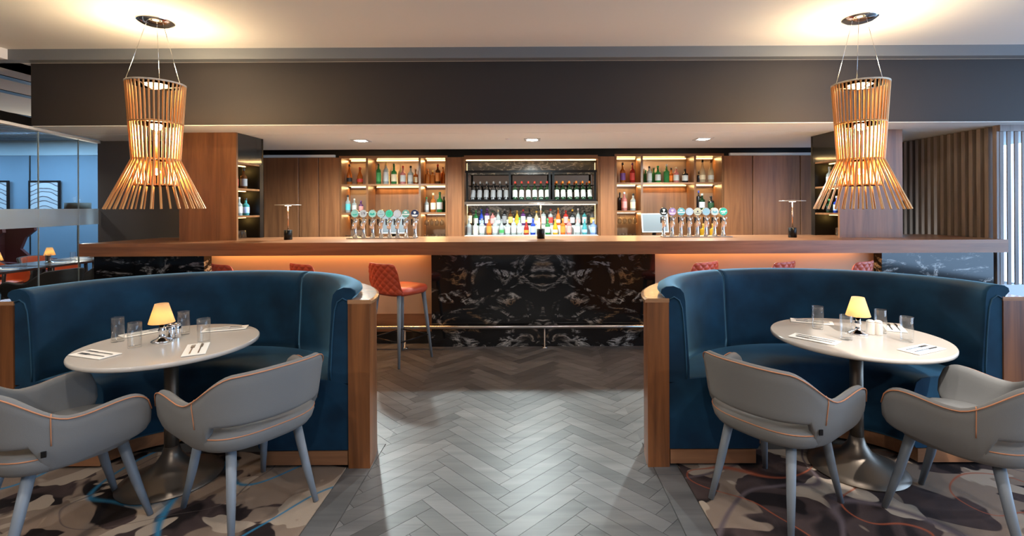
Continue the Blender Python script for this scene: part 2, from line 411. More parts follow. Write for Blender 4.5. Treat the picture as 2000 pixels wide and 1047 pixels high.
slant(struct('trim_4', MB().box(-.05, .03, -3.1, -1.12, SH-.005, SH+.08), BLACK, 'dark header rail over the glass partition'))
# blue room behind the partition
BLUEW = pm('blue_wall', (.16, .24, .32), .7); BLUEL = pm('blue_frieze', (.42, .52, .58), .7)
struct('wall_far', MB().box(-15, -4.6, 10.5, 10.6, 0, 2.62), BLUEW, 'blue grey panelled wall of the far dining room')
struct('wall_far_frieze', MB().box(-15, -4.6, 10.48, 10.6, 2.62, 3.4), BLUEL, 'pale blue upper wall of the far dining room')
struct('wall_far_side', MB().box(-5.2, -5.1, 6.1, 10.5, 0, 3.4), BLUEL, 'side wall of the far dining room')
struct('wall_far_left', MB().box(-15, -14.9, -3, 10.5, 0, 3.4), BLUEW, 'blue wall at the far left end')
sc_ = struct('ceiling_far', MB().box(-15, -5.1, 8.2, 10.6, 3.06, 3.15), BLUEL, 'slatted ceiling of the far dining room')
for i in range(14): MB().box(-15, -5.1, 8.25+i*.165, 8.31+i*.165, 2.93, 3.02).build('ceiling_slat', pm('ceil_slat', (.22, .28, .33), .5), sc_)
for x in (-12.5, -10.9, -9.3, -7.7): MB().box(x-.01, x+.01, 10.488, 10.5, 0, 2.62).build('panel_joint', BLACK, bpy.data.objects['wall_far'])
# right side: slat screens
sr = struct('wall_right', MB().box(4.91, 5.0, 5.08, 6.35, 0, SH), pm('screen_back', (.05, .045, .045), .6), 'brown panel behind the timber slats')
SLX = 4.86
for i in range(15):
    y = 5.02+i*.092
    MB().box(SLX-.01, SLX+.045, y-.022, y+.022, 0, SH-.01).build('slat', 'slat_wood', sr)
fs_ = thing('slat_screen', 'vertical timber slat screen with bright daylight between the slats at right', 'screen', (4.86, 5.0, 0))
MB().box(0, 3, -.03, .03, SH-.07, SH-.005).build('rail', 'slat_wood', fs_); MB().box(0, 3, -.03, .03, .0, .62).build('base_panel', pm('white_base', (.6, .66, .7), .5), fs_)
for i in range(38): MB().box(.02+i*.077, .058+i*.077, -.006, .006, .62, SH-.07).build('slat', 'slat_wood', fs_)

# ================================================================ BAR
CT, CF = 1.10, 4.83
wt = thing('bar_worktop', 'long walnut bar worktop with thick front edge running across the room', 'worktop', (0, CF, 0))
MB().prism([(-4.53, 0), (4.80, 0), (4.80, .95), (-4.42, .95)], CT-.035, CT).build('top', 'walnut_horizontal', wt)
MB().prism([(-4.53, 0), (4.80, 0), (4.80, .05), (-4.52, .05)], CT-.13, CT-.035).build('front_edge', 'walnut_horizontal', wt)
MB().prism([(-4.53, .05), (-4.46, .05), (-4.36, .95), (-4.42, .95)], CT-.13, CT-.035).build('side_edge', 'walnut_depth', wt)
MB().prism([(4.74, .05), (4.80, .05), (4.80, .95), (4.74, .95)], CT-.13, CT-.035).build('side_edge', 'walnut_depth', wt)
bb = thing('bar_counter', 'bar front of black marble with warm lit panels under the worktop', 'bar', (0, 5.0, 0))
def bbox(name, px0, px1, d, y1, z0, z1, mat, bev=0):
    return MB().box(WX(px0, d), WX(px1, d), d-5.0, y1, z0, z1, bev).build(name, mat, bb)
bbox('marble_panel', 842, 1279, 5.0, .5, .0, CT-.036, 'black_marble')
bbox('side_panel', 398, 842, 5.12, .5, .30, CT-.036, WARMP); bbox('side_panel', 1279, 1722, 5.12, .5, .30, CT-.036, WARMP)
bbox('wood_band', 398, 842, 5.115, .12, .13, .32, 'walnut_horizontal'); bbox('wood_band', 1279, 1722, 5.115, .12, .13, .32, 'walnut_horizontal')
bbox('toe_kick', 398, 842, 5.14, .4, 0, .13, KICK); bbox('toe_kick', 1279, 1722, 5.14, .4, 0, .13, KICK)
bbox('marble_pier', 262, 398, 5.0, .6, 0, CT-.036, 'black_marble'); bbox('marble_pier', 183, 261, 5.0, .6, 0, CT-.036, 'black_marble')
bbox('marble_pier', 1722, 1940, 5.0, .6, 0, CT-.036, 'black_marble')
for a, b in ((420, 835), (1286, 1700)):
    o = bbox('led_strip', a, b, 5.07, .1, CT-.05, CT-.036, LEDO)
for x, w, e in ((-2.25, 2.2, 13), (2.4, 2.1, 9)):
    lamp('counter_light', 'AREA', (x, .085, CT-.052), (1, .50, .17), e, bb, (0, 0, 0), shape='RECTANGLE', size=w, size_y=.06)
ft = thing('foot_rail', 'polished steel foot rail on short posts along the bar', 'foot rail', (0, 4.95, 0))
MB().tube([(-3.5, 0, .215), (3.6, 0, .215)], .019, 14).build('rail', STEEL, ft)
for x in (-2.7, -1.29, .145, 1.6, 3.0): MB().lathe([(.03, 0), (.03, .008), (.009, .012), (.009, .2)], 12, (x, 0, 0)).build('post', STEEL, ft)
# shelf columns standing on the worktop
def shelf_column(xi, xo, lab):
    sg = 1 if xo < xi else -1           # side on which shelves open
    t = thing('shelf_column', lab, 'column', ((xi+xo)/2, 5.495, CT))
    h = SH-CT-.006; w = abs(xi-xo)/2; d = .265
    def b(name, a0, a1, y0, y1, z0, z1, mat):   # a measured from outer(-w) to inner(+w) along sg
        x0, x1 = sorted((sg*a0, sg*a1)); return MB().box(x0, x1, y0, y1, z0, z1).build(name, mat, t)
    wv = 'walnut_vertical'
    b('front_panel', -w, w, -d, -d+.03, 0, h, wv); b('back_panel', -w, w, d-.03, d, 0, h, BLACK)
    b('outer_panel', -w, -w+.2, -d+.03, d-.03, 0, h, wv); b('top_panel', -w+.2, w-.003, -d+.03, d-.03, .86, h, BLACKG)
    b('rear_stile', w-.02, w, d-.075, d-.03, 0, .86, BLACK)
    b('inner_back', -w+.2, -w+.21, -d+.03, d-.03, 0, .86, pm('shelf_inner', (.2, .13, .07), .4))
    for z in (.84, .55, .245): b('shelf', -w+.21, w-.004, -d+.03, d-.075, z, z+.02, wv)
    for z in (.838, .548, .243):
        s = b('led_strip', w-.16, w-.14, -d+.06, d-.12, z-.008, z, LEDW)
        lamp('shelf_light', 'POINT', (sg*(w-.3), 0, z-.04), (1, .6, .15), .9, t, shadow_soft_size=.02)
    return t, sg, w, d
colL = shelf_column(WX(462, 5.23), WX(350, 5.23), 'square walnut shelf column on the worktop beside the dark wall')
colR = shelf_column(WX(1640, 5.23), WX(1763, 5.23), 'square walnut shelf column on the worktop beside the slatted screen')
# back counter
tag(MB().box(-2.9, 3.3, 6.62, 7.19, 0, .94, .004).build('back_counter', 'walnut_horizontal'), 'low walnut back counter under the bottle shelves', 'counter')
# shelf units
SHB = pm('shelf_back', (.24, .17, .13), .18, .35)
def shelf_unit(xs, y0, ymid, ylow, lab, open_px):
    D = .36; cx = (bx(xs[0])+bx(xs[-1]))/2
    t = thing('shelf_unit', lab, 'shelf', (cx, WY, .94))
    X = [bx(x)-cx for x in xs]; zz = lambda py: W(xs[1], py, WY).z-.94
    zt, zm, zl = zz(y0), zz(ymid), zz(ylow)
    wv, wh = 'walnut_vertical', 'walnut_horizontal'
    for i, x in enumerate(X): MB().box(x-.016, x+.016, 0, D, 0, zt).build('upright', wv, t)
    MB().box(X[0]-.016, X[-1]+.016, -.004, D, zt, zt+.035).build('top_board', wh, t)
    MB().box(X[0], X[-1], D, D+.015, 0, zt).build('back_panel', SHB, t)
    MB().box(X[0]+.016, X[-1]-.016, 0, D, zm-.016, zm+.012).build('shelf', wh, t) if False else None
    for a, b in ((0, 1), (1, 2), (2, 3)):
        MB().box(X[a]+.016, X[b]-.016, .002, D, zm-.016, zm+.012).build('shelf', wh, t)
        if a != 1: MB().box(X[a]+.016, X[b]-.016, .002, D, zl-.016, zl+.012).build('shelf', wh, t)
        for zc in ((zt, zm-.016, zl-.016) if a != 1 else (zt, zm-.016)):
            MB().box(X[a]+.04, X[b]-.03, D-.03, D-.012, zc-.014, zc-.001).build('led_strip', LEDW if (a == 1 or zc == zt) else LEDC, t)
            lamp('shelf_light', 'AREA', ((X[a]+X[b])/2, D-.06, zc-.02), (1, .62, .24), 3.2 if a == 1 else 2.0, t, (-.35, 0, 0), shape='RECTANGLE', size=(X[b]-X[a])*.85, size_y=.03)
    # wood lining of the open bay
    MB().box(X[1]+.017, X[2]-.017, D-.02, D-.002, 0, zm-.02).build('bay_lining', wv, t)
    return t, X, cx, (zt, zm, zl)
uL = shelf_unit((665, 717, 820, 872), 309, 361, 417, 'walnut shelf unit with lit compartments behind the left row of taps', None)
uR = shelf_unit((1203, 1254, 1358, 1412), 305, 358, 413, 'walnut shelf unit with lit compartments behind the right row of taps', None)
# central bottle niche
nx0, nx1 = bx(907), bx(1168); ncx = (nx0+nx1)/2
ni = thing('bottle_niche', 'brightly lit marble backed bottle niche in the centre of the back wall', 'display niche', (ncx, WY, .94))
hw = (nx1-nx0)/2
zt = W(1038, 311, WY).z-.94; zs1 = W(1038, 395, WY).z-.94; z0n = W(1038, 459.5, WY).z-.94; zst = W(1038, 441.5, WY).z-.94
for s in (-1, 1): MB().box(min(s*hw, s*(hw+.03)), max(s*hw, s*(hw+.03)), -.005, .38, 0, zt+.04).build('side_panel', 'walnut_vertical', ni)
MB().box(-hw, hw, -.005, .38, zt, zt+.06).build('top_panel', 'walnut_horizontal', ni)
MB().box(-hw, hw, .37, .39, 0, zt).build('marble_back', 'silver_marble', ni)
MB().box(-hw+.02, hw-.02, .355, .369, zs1+.03, W(1038, 338, WY).z-.94).build('mirror', pm('mirror', (.62, .55, .5), .03, 1), ni)
MB().box(-hw, hw, 0, .37, zs1-.03, zs1+.012).build('shelf', pm('bronze_shelf', (.25, .19, .15), .2, .7), ni)
MB().box(-hw, hw, -.01, .37, z0n-.06, z0n).build('base_shelf', pm('lit_shelf', (.5, .52, .51), .3), ni)
MB().box(-hw, hw, .19, .37, z0n, zst).build('step', pm('lit_shelf2', (.5, .53, .53), .3), ni)
for s in (-1, 1): MB().box(min(s*(hw-.001), s*(hw-.007)), max(s*(hw-.001), s*(hw-.007)), .3, .31, z0n, zt-.03).build('led_strip', LEDS, ni)
MB().box(-hw+.02, hw-.02, .05, .07, zt-.015, zt-.002).build('led_strip', LEDW, ni)
MB().box(-hw+.02, hw-.02, .10, .12, zs1-.043, zs1-.031).build('led_strip', LEDC, ni)
MB().box(-hw+.02, hw-.02, -.009, -.004, z0n-.004, z0n+.004).build('led_strip', LEDC, ni)
lamp('niche_light', 'AREA', (0, .09, zs1-.05), (1, .96, .86), 2.2, ni, (0, 0, 0), shape='RECTANGLE', size=1.9, size_y=.05)
lamp('niche_light', 'AREA', (0, .06, zt-.02), (1, .85, .6), 5, ni, (-.6, 0, 0), shape='RECTANGLE', size=1.9, size_y=.03)
rk = thing('wine_rack', 'black metal wine rack frame holding reclined bottles inside the niche', 'rack', (ncx, WY, .94+zs1+.012))
rh = W(1038, 336, WY).z-W(1038, 392.5, WY).z
for px in (912, 996, 1074, 1081, 1163): x = bx(px)-ncx; MB().box(x-.016, x+.016, .02, .05, 0, rh).build('post', BLACK, rk)
MB().box(-hw+.012, hw-.012, .015, .05, rh, rh+.035).build('top_bar', BLACK, rk)
MB().box(-hw+.02, hw-.02, .20, .212, .24, .252).build('rail', BLACK, rk); MB().box(-hw+.02, hw-.02, .012, .02, .0, .028).build('rail', BLACK, rk)
for i in range(36): x = -hw+.05+i*(2*hw-.1)/35; MB().tube([(x, .206, 0), (x, .206, .24)], .0035, 6).build('rod', BLACK, rk)

# ================================================================ BOTTLES AND GLASSES
def bglass(col, tr=.55):
    k = 'bottle_%.2f_%.2f_%.2f' % col
    return pm(k, col, .08, trans=tr, ior=1.3)
C = dict(clear=(.52, .58, .58), white=(.52, .52, .50), green=(.05, .28, .08), darkgreen=(.02, .07, .03), amber=(.55, .17, .03), red=(.5, .04, .03),
         brown=(.16, .06, .02), black=(.012, .012, .014), blue=(.03, .08, .55), lightblue=(.35, .5, .85), teal=(.10, .45, .48), pink=(.75, .30, .28),
         orange=(.85, .22, .03), yellow=(.85, .50, .04), purple=(.16, .06, .22), cream=(.75, .62, .42), silver=(.6, .6, .62), gold=(.6, .38, .1), grey=(.2, .2, .21))
def lab_mat(c): return pm('print_'+c, C[c], .6)
def bottle(loc, h, r, body, cap, lab, label, group, shape='round', tilt=0, name='bottle', cat='bottle'):
    t = thing(name, label, cat, loc, 0, group)
    if tilt: t.rotation_euler = (tilt, 0, 0)
    sh, nk = {'round': (.58, .74), 'tall': (.66, .80), 'squat': (.62, .74), 'slope': (.42, .80), 'wine': (.60, .72)}[shape]
    nr = r*.34
    prof = [(r*.9, 0), (r, h*.02), (r, h*sh)]
    for q in (.25, .5, .75): prof.append((nr+(r-nr)*(math.cos(PI*q)+1)/2, h*(sh+(nk-sh)*q)))
    prof += [(nr, h*nk), (nr, h*.9)]
    op = body in ('white', 'black')
    MB().lathe(prof, 14).build('body', pm('opaque_'+body, C[body], .25) if op else bglass(C[body]), t)
    MB().lathe([(nr*1.15, h*.88), (nr*1.18, h*.89), (nr*1.18, h*.99), (nr*1.0, h)], 12).build('cap', lab_mat(cap), t)
    if lab:
        MB().lathe([(r*1.012, h*.14), (r*1.02, h*.145), (r*1.02, h*(sh-.1)), (r*1.012, h*(sh-.09))], 14).build('label', lab_mat(lab), t)
    return t
def row(items, shelfz, y, where, group, pitch_d=WY):
    for i, (px, top, r, body, cap, lab, shp) in enumerate(items):
        d = pitch_d+y+(.09 if r < .036 and y > .15 and y < .2 else 0); p = W(px, top, d)
        h = max(.12, p.z-shelfz)
        lab_t = '%s bottle with %s cap, %s from left %s' % (body, cap, ORD[i], where)
        bottle((p.x, d, shelfz+.001), h, r, body, cap, lab, lab_t, group, shp)
def uz(u, k): return .94+u[3][k]+.012
s1, s2 = uz(uL, 1), uz(uL, 2)
row([(682.5, 321, .040, 'amber', 'black', 'black', 'slope'), (703, 327, .042, 'amber', 'red', 'red', 'slope'),
     (739.5, 320, .036, 'green', 'darkgreen', 'green', 'tall'), (754, 318, .040, 'clear', 'gold', 'white', 'tall'), (769.5, 320, .042, 'green', 'darkgreen', 'cream', 'round'),
     (787, 324, .042, 'pink', 'red', 'white', 'round'), (802, 324, .042, 'clear', 'black', 'white', 'round'), (812, 331, .034, 'amber', 'brown', 'cream', 'round'),
     (835.5, 330, .040, 'amber', 'amber', None, 'squat'), (845, 333, .036, 'amber', 'gold', None, 'squat'), (855, 321, .036, 'brown', 'red', 'amber', 'tall'), (865, 326, .034, 'amber', 'brown', None, 'round')],
    s1, .18, 'on the left unit top shelf', 'bottles on the left unit top shelf')
row([(679.5, 381, .038, 'clear', 'black', 'teal', 'round'), (692, 388, .036, 'clear', 'white', 'white', 'squat'), (705, 392, .034, 'purple', 'purple', 'pink', 'squat'),
     (833, 385, .036, 'clear', 'green', 'white', 'round'), (846, 377, .040, 'amber', 'cream', 'cream', 'round'), (859, 375, .046, 'green', 'darkgreen', 'white', 'round'), (867, 384, .034, 'darkgreen', 'black', None, 'tall')],
    s2, .18, 'on the left unit middle shelf', 'bottles on the left unit middle shelf')
s1, s2 = uz(uR, 1), uz(uR, 2)
row([(1216, 318, .042, 'amber', 'black', 'purple', 'round'), (1235, 318, .040, 'red', 'purple', 'red', 'round'),
     (1261, 332, .032, 'green', 'green', None, 'tall'), (1268, 325, .040, 'clear', 'black', 'white', 'tall'), (1277, 328, .032, 'green', 'darkgreen', None, 'round'), (1285, 324, .044, 'green', 'green', 'white', 'round'),
     (1301.5, 321, .044, 'green', 'silver', None, 'round'), (1311, 328, .034, 'amber', 'black', 'orange', 'round'), (1320.5, 326, .042, 'pink', 'cream', 'white', 'round'), (1338, 330, .046, 'black', 'black', 'white', 'squat'),
     (1365, 333, .03, 'black', 'grey', None, 'round'), (1372, 312, .044, 'cream', 'black', 'cream', 'slope'), (1388.5, 313, .044, 'cream', 'brown', 'white', 'slope')],
    s1, .18, 'on the right unit top shelf', 'bottles on the right unit top shelf')
row([(1210.5, 376, .034, 'black', 'black', None, 'tall'), (1219, 375, .044, 'pink', 'silver', 'pink', 'round'), (1236.5, 378, .044, 'clear', 'black', 'cream', 'round'),
     (1364.5, 372, .034, 'black', 'blue', None, 'tall'), (1371, 378, .046, 'darkgreen', 'white', 'silver', 'round'), (1388.5, 383, .046, 'black', 'black', 'darkgreen', 'squat')],
    s2, .18, 'on the right unit middle shelf', 'bottles on the right unit middle shelf')
nf = [(187, 'clear', 'white', 'grey'), (255, 'white', 'white', 'cream'), (320, 'clear', 'grey', 'silver'), (393, 'amber', 'brown', 'orange'), (455, 'clear', 'silver', 'white'), (522, 'clear', 'grey', 'green'),
      (583, 'clear', 'white', 'silver'), (645, 'clear', 'white', 'white'), (705, 'clear', 'green', 'white'), (775, 'red', 'yellow', 'orange'), (842, 'blue', 'blue', 'lightblue'), (905, 'white', 'white', 'cream'),
      (993, 'green', 'green', 'clear'), (1070, 'yellow', 'orange', 'cream'), (1148, 'orange', 'orange', 'orange'), (1210, 'pink', 'orange', 'pink'), (1297, 'clear', 'pink', 'white'), (1370, 'teal', 'teal', 'lightblue'), (1462, 'lightblue', 'silver', 'lightblue')]
row([(880+c/5.234, 427+(i*7 % 4)-(2 if i % 3 else 0), .038 if i != 18 else .05, b, cp, l, ('round', 'slope', 'squat', 'tall')[i % 4]) for i, (c, b, cp, l) in enumerate(nf)],
    .94+z0n, .09, 'in the niche front row', 'bottles in the niche front row')
nb = [(195, 'brown', 'brown', 'cream'), (257, 'green', 'green', 'white'), (315, 'blue', 'blue', 'lightblue'), (373, 'purple', 'purple', 'silver'), (430, 'pink', 'darkgreen', 'pink'), (487, 'clear', 'cream', 'silver'), (550, 'black', 'grey', 'grey'),
      (612, 'brown', 'black', 'gold'), (680, 'yellow', 'gold', 'yellow'), (742, 'purple', 'red', 'white'), (807, 'black', 'black', 'silver'), (878, 'cream', 'yellow', 'cream'), (950, 'clear', 'darkgreen', 'cream'), (1022, 'clear', 'red', 'red'), (1100, 'orange', 'gold', 'cream'),
      (1178, 'red', 'red', 'pink'), (1245, 'black', 'yellow', 'white'), (1303, 'clear', 'silver', 'pink'), (1370, 'teal', 'black', 'silver'), (1450, 'grey', 'black', 'gold')]
row([(880+c/5.234, 406+(i*5 % 7), .036, b, cp, l, ('tall', 'round', 'slope')[i % 3]) for i, (c, b, cp, l) in enumerate(nb)],
    .94+zst, .27, 'on the niche back step', 'bottles on the niche back step')
for i, c in enumerate((222, 290, 358, 430, 497, 565, 657, 725, 795, 862, 928, 992, 1092, 1157, 1225, 1298, 1365, 1435)):
    g = i//6; x = bx(880+c/5.234)
    bottle((x, WY+.065, .94+zs1+.028), .32, .036, 'darkgreen' if g else 'black', ('grey', 'red', 'orange')[g], ('grey', 'white', 'white')[g],
           '%s wine bottle, %s from left in the rack' % (('grey labelled', 'red necked white labelled', 'orange necked white labelled')[g], ORD[i]), 'wine bottles in the rack', 'wine', tilt=-.42, name='wine_bottle')
# column shelves
def col_items(col, nsh, items, grp, where):
    t, sg, w, d = col; cx, cy, cz = t.location
    z = cz+(.571, .266)[nsh]
    for i, (yy, h, r, body, cap, lab) in enumerate(items):
        bottle((cx+sg*(w-.12), cy+yy, z), h, r, body, cap, lab, '%s bottle with %s cap, %s from front on %s' % (body, cap, ORD[i], where), grp, 'round')
g_ = 'bottles in the wooden columns'
col_items(colL, 0, [(-.10, .22, .036, 'amber', 'red', 'red'), (.07, .24, .036, 'brown', 'black', 'grey')], g_, 'the upper shelf of the left column')
col_items(colL, 1, [(-.14, .2, .03, 'clear', 'black', 'white'), (-.02, .21, .033, 'clear', 'white', 'white'), (.11, .2, .036, 'teal', 'black', 'lightblue')], g_, 'the middle shelf of the left column')
col_items(colR, 0, [(-.02, .24, .036, 'clear', 'grey', 'silver'), (.10, .23, .036, 'clear', 'grey', 'silver')], g_, 'the upper shelf of the right column')
col_items(colR, 1, [(-.03, .19, .036, 'blue', 'silver', 'lightblue'), (.10, .16, .036, 'darkgreen', 'green', 'black')], g_, 'the middle shelf of the right column')
GTH = thin_glass('bar_glass', (.9, .92, .92), edge=.8)
def tumbler_mesh(h, r, t=.0022, mat=None, n=28):
    return MB().lathe([(.0001, 0), (r*.92, 0), (r*.95, .003), (r, h), (r+.0008, h+.001), (r, h+.0022), (r-t, h+.0022), (r-t-.0008, h+.001), (r-t, h), (r*.95-t, .012), (.0001, .010)], n).mesh('glass', mat or GLASS)
tm = tumbler_mesh(.09, .036, .003, GTH, 16)
def small_glasses(pts, labf, grp):
    for i, p in enumerate(pts):
        o = link('drinking_glass', tm); tag(o, labf % ORD[i], 'glass', grp, p)
small_glasses([(colL[0].location[0]+.17-.06*(i % 2), 5.35+.06*i, CT+.001) for i in range(5)], 'small clear tumbler, %s from front at the foot of the left column', 'tumblers in the columns')
small_glasses([(colR[0].location[0]-.17+.06*(i % 2), 5.38+.07*i, CT+.001) for i in range(4)], 'small clear tumbler, %s from front at the foot of the right column', 'tumblers in the columns')
small_glasses([(bx(668)+.05+.08*i, WY+.1+.1*(i % 2), .941) for i in range(4)], 'clear tumbler, %s from left on the left unit bottom shelf', 'tumblers on the shelf units')
small_glasses([(bx(823)+.05+.08*i, WY+.1+.1*(i % 2), .941) for i in range(4)], 'clear tumbler, %s from left on the bottom shelf beside the left taps', 'tumblers on the shelf units')
small_glasses([(bx(1206)+.05+.08*i, WY+.1+.1*(i % 2), .941) for i in range(4)], 'clear tumbler, %s from left on the right unit bottom shelf', 'tumblers on the shelf units')
wg = MB().lathe([(.03, 0), (.03, -.003), (.004, -.008), (.004, -.07), (.022, -.085), (.034, -.12), (.03, -.17), (.028, -.17), (.032, -.12), (.02, -.09), (.0005, -.078)], 16).mesh('stem_glass', GTH)
for u, a, lab in ((uL, 2, 'hanging stem glass, %s from left beside the left taps'), (uR, 0, 'hanging stem glass, %s from left in the right shelf unit')):
    X = u[1]
    for i in range(4):
        tag(link('stem_glass', wg), lab % ORD[i], 'glass', 'hanging stem glasses', (u[2]+X[a]+.075+i*.078, WY+.12, .94+u[3][2]-.018))
for i, px in enumerate((1374, 1393)):
    p = W(px, 440, WY+.15); bottle((p.x, WY+.15, .941), .24, .055, 'yellow', 'gold', None, 'tall amber juice dispenser behind the right taps, %s one' % ('left' if i == 0 else 'right'), 'amber dispensers', 'squat', name='dispenser', cat='dispenser')
# tills
def till(px, d, lab, sc=1):
    p = W(px, 440, d)
    t = thing('till', lab, 'till', (p.x, d, .94), 0)
    MB().box(-.16, .16, -.10, .16, 0, .05, .01).build('base', pm('till_body', (.05, .05, .055), .4), t)
    MB().tube([(0, .05, .05), (0, .04, .14)], .03, 12).build('stand', BLACK, t)
    s = MB().box(-.19, .19, -.012, .012, -.14, .14, .006).build('screen', pm('till_frame', (.55, .58, .6), .4), t); s.location = (0, 0, .27); s.rotation_euler = (-.25, 0, 0)
    e = MB().box(-.175, .175, -.0135, -.012, -.125, .125).build('display', pm('till_display', (.06, .075, .085), .45, emit=(.72, .85, 1), es=.12), s)
till(1279, 6.9, 'white screened till in the open bay of the right shelf unit'); till(768, 6.9, 'white screened till behind the left row of beer taps')

# ================================================================ BEER TAPS AND COUNTER LAMPS
TY = 5.52
def disc(mb, r, y, n=28, cx=0, cz=0, t=.003):
    mb.add([(cx+r*math.cos(2*PI*i/n), y, cz+r*math.sin(2*PI*i/n)) for i in range(n)]+[(cx+r*math.cos(2*PI*i/n), y+t, cz+r*math.sin(2*PI*i/n)) for i in range(n)],
           [tuple(range(n)), tuple(range(n, 2*n))[::-1]]+[(i, n+i, n+(i+1) % n, (i+1) % n) for i in range(n)]); return mb
def flat(mb, poly, y, t=.0012):
    n = len(poly); mb.add([(x, y, z) for x, z in poly]+[(x, y+t, z) for x, z in poly], [tuple(range(n)), tuple(range(n, 2*n))[::-1]]+[(i, n+i, n+(i+1) % n, (i+1) % n) for i in range(n)]); return mb
BR = .0425
def badge_marks(kind, par, c):
    y = -.0072
    m = pm('mark_%s' % c[0], c[1], .5, emit=c[1], es=.5)
    mb = MB()
    if kind == 'swoosh': flat(mb, [(-.03, .0), (-.01, -.008), (.02, -.004), (.034, .006), (.02, -.018), (-.015, -.02)], y)
    elif kind == 'wave': flat(mb, [(-.03, -.005), (-.016, .012), (0, -.006), (.014, .012), (.03, -.004), (.02, -.014), (0, -.02), (-.02, -.014)], y)
    elif kind == 'diamond': flat(mb, [(0, .03), (.007, .017), (0, .006), (-.007, .017)], y); flat(mb, [(-.03, -.012), (.03, -.012), (.03, -.004), (-.03, -.004)], y)
    elif kind == 'ring':
        n = 24; pts = [(.022*math.cos(2*PI*i/n), .022*math.sin(2*PI*i/n)) for i in range(n)]; inn = [(.015*math.cos(2*PI*i/n), .015*math.sin(2*PI*i/n)) for i in range(n)]
        for i in range(n): flat(mb, [pts[i], pts[(i+1) % n], inn[(i+1) % n], inn[i]], y)
        flat(mb, [(-.004, -.01), (.004, -.01), (.004, .01), (-.004, .01)], y)
    elif kind == 'band': flat(mb, [(-.04, -.014), (.04, -.014), (.042, -.003), (-.042, -.003)], y); flat(mb, [(-.018, .008), (.018, .008), (.012, .024), (-.012, .024)], y)
    elif kind == 'shield': flat(mb, [(-.014, .024), (.014, .024), (.012, .006), (0, -.004), (-.012, .006)], y); flat(mb, [(-.036, -.012), (.036, -.012), (.024, -.03), (-.024, -.03)], y)
    elif kind == 'harp': flat(mb, [(-.016, .03), (.016, .028), (.012, .006), (.004, .0), (.004, -.01), (.03, -.012), (.018, -.026), (-.018, -.026), (-.03, -.012), (-.004, -.01), (-.004, .0)], y)
    elif kind == 'dot': disc(mb, .009, y, 16, .0, .002, .0012); flat(mb, [(-.025, -.022), (.025, -.022), (.025, -.016), (-.025, -.016)], y)
    elif kind == 'script': flat(mb, [(-.036, -.006), (-.02, .012), (-.012, .0), (.0, .014), (.01, .002), (.02, .014), (.036, .006), (.02, -.004), (.0, -.008), (-.02, -.006)], y); flat(mb, [(-.02, -.024), (.02, -.018), (.018, -.013), (-.022, -.019)], y)
    elif kind == '19':
        cu = bpy.data.curves.new('t', 'FONT'); cu.body = '19'; cu.size = .05; cu.align_x = 'CENTER'; cu.align_y = 'CENTER'; cu.extrude = .0006
        to = bpy.data.objects.new('t', cu); COL.objects.link(to); bpy.context.view_layer.update()
        me = bpy.data.meshes.new_from_object(to.evaluated_get(bpy.context.evaluated_depsgraph_get())); bpy.data.objects.remove(to)
        me.materials.clear(); me.materials.append(m); o = link('numerals', me, par); o.location = (0, y+.0006, 0); o.rotation_euler = (PI/2, 0, 0); return
    mb.build('emblem', m, par)
WHM, DKM, TLM, GRM = ('white', (.85, .95, .95)), ('navy', (.02, .03, .08)), ('teal', (.02, .42, .36)), ('green', (.01, .45, .25))
tapsL = [('pale teal', (.32, .75, .72), 'swoosh', TLM), ('white numbered', (.68, .78, .84), '19', DKM), ('teal wave', (.40, .85, .80), 'wave', TLM), ('ice blue diamond', (.5, .8, .88), 'diamond', ('steel', (.2, .4, .5))),
         ('bright green', (.10, .78, .55), 'ring', GRM), ('frosty white', (.72, .84, .95), 'dot', ('pale', (.5, .6, .75))), ('green and white banded', (.22, .55, .48), 'band', WHM), ('navy shield', (.03, .05, .14), 'shield', WHM)]
tapsR = [('black and white', (.01, .02, .02), 'harp', WHM), ('lilac', (.5, .38, .75), 'shield', ('pinkish', (.85, .7, .85))), ('aqua', (.2, .62, .70), 'band', WHM), ('glowing pale blue', (.6, .82, 1), 'ring', ('paleb', (.5, .72, .95))),
         ('cream', (.75, .82, .62), 'dot', DKM), ('sky blue', (.38, .68, .85), 'diamond', ('skyd', (.2, .5, .7))), ('white and teal', (.68, .85, .88), 'wave', ('tealb', (.15, .45, .55))), ('green script', (.02, .62, .48), 'script', WHM)]
def tap(px, py, spec, side, i):
    nme, col, kind, mk = spec
    p = W(px, py, TY); H = p.z-CT
    t = thing('beer_tap', 'chrome beer tap with %s round badge, %s in the %s row' % (nme, ORD[i], side), 'beer tap', (p.x, TY, CT), 0, 'beer taps in the %s row' % side)
    MB().lathe([(.036, 0), (.036, .006), (.03, .012), (.02, .035), (.016, .09), (.017, H-.13), (.026, H-.115), (.028, H-.085), (.018, H-.06), (.008, H-.05)], 16).build('column', CHROME, t)
    MB().tube([(0, 0, H-.1), (0, -.05, H-.1), (0, -.07, H-.115), (0, -.074, H-.17)], .010, 10).build('spout', CHROME, t)
    MB().tube([(.02, 0, H-.095), (.032, -.01, H-.085), (.036, -.012, H-.06)], .006, 8).build('lever_joint', CHROME, t)
    MB().tube([(-.033, -.02, H-.06), (-.033, -.02, H-.13)], [.009, .006], 8).build('handle', BLACK, t)
    MB().tube([(-.033, -.02, H-.09), (0, 0, H-.09)], .005, 8).build('handle_arm', CHROME, t)
    b = disc(MB(), BR+.004, -.004, 32, 0, 0, .022).build('badge', CHROME, t); b.location = (0, -.01, H); b.rotation_euler = (0, 0, 0)
    f = disc(MB(), BR, -.0065, 32, 0, 0, .002).build('badge_face', pm('badge_'+nme.replace(' ', '_'), tuple(c*.8 for c in col), .35, emit=col, es=.3), b)
    # emblem sits on the badge as a sibling sub-part
    badge_marks(kind, b, mk)
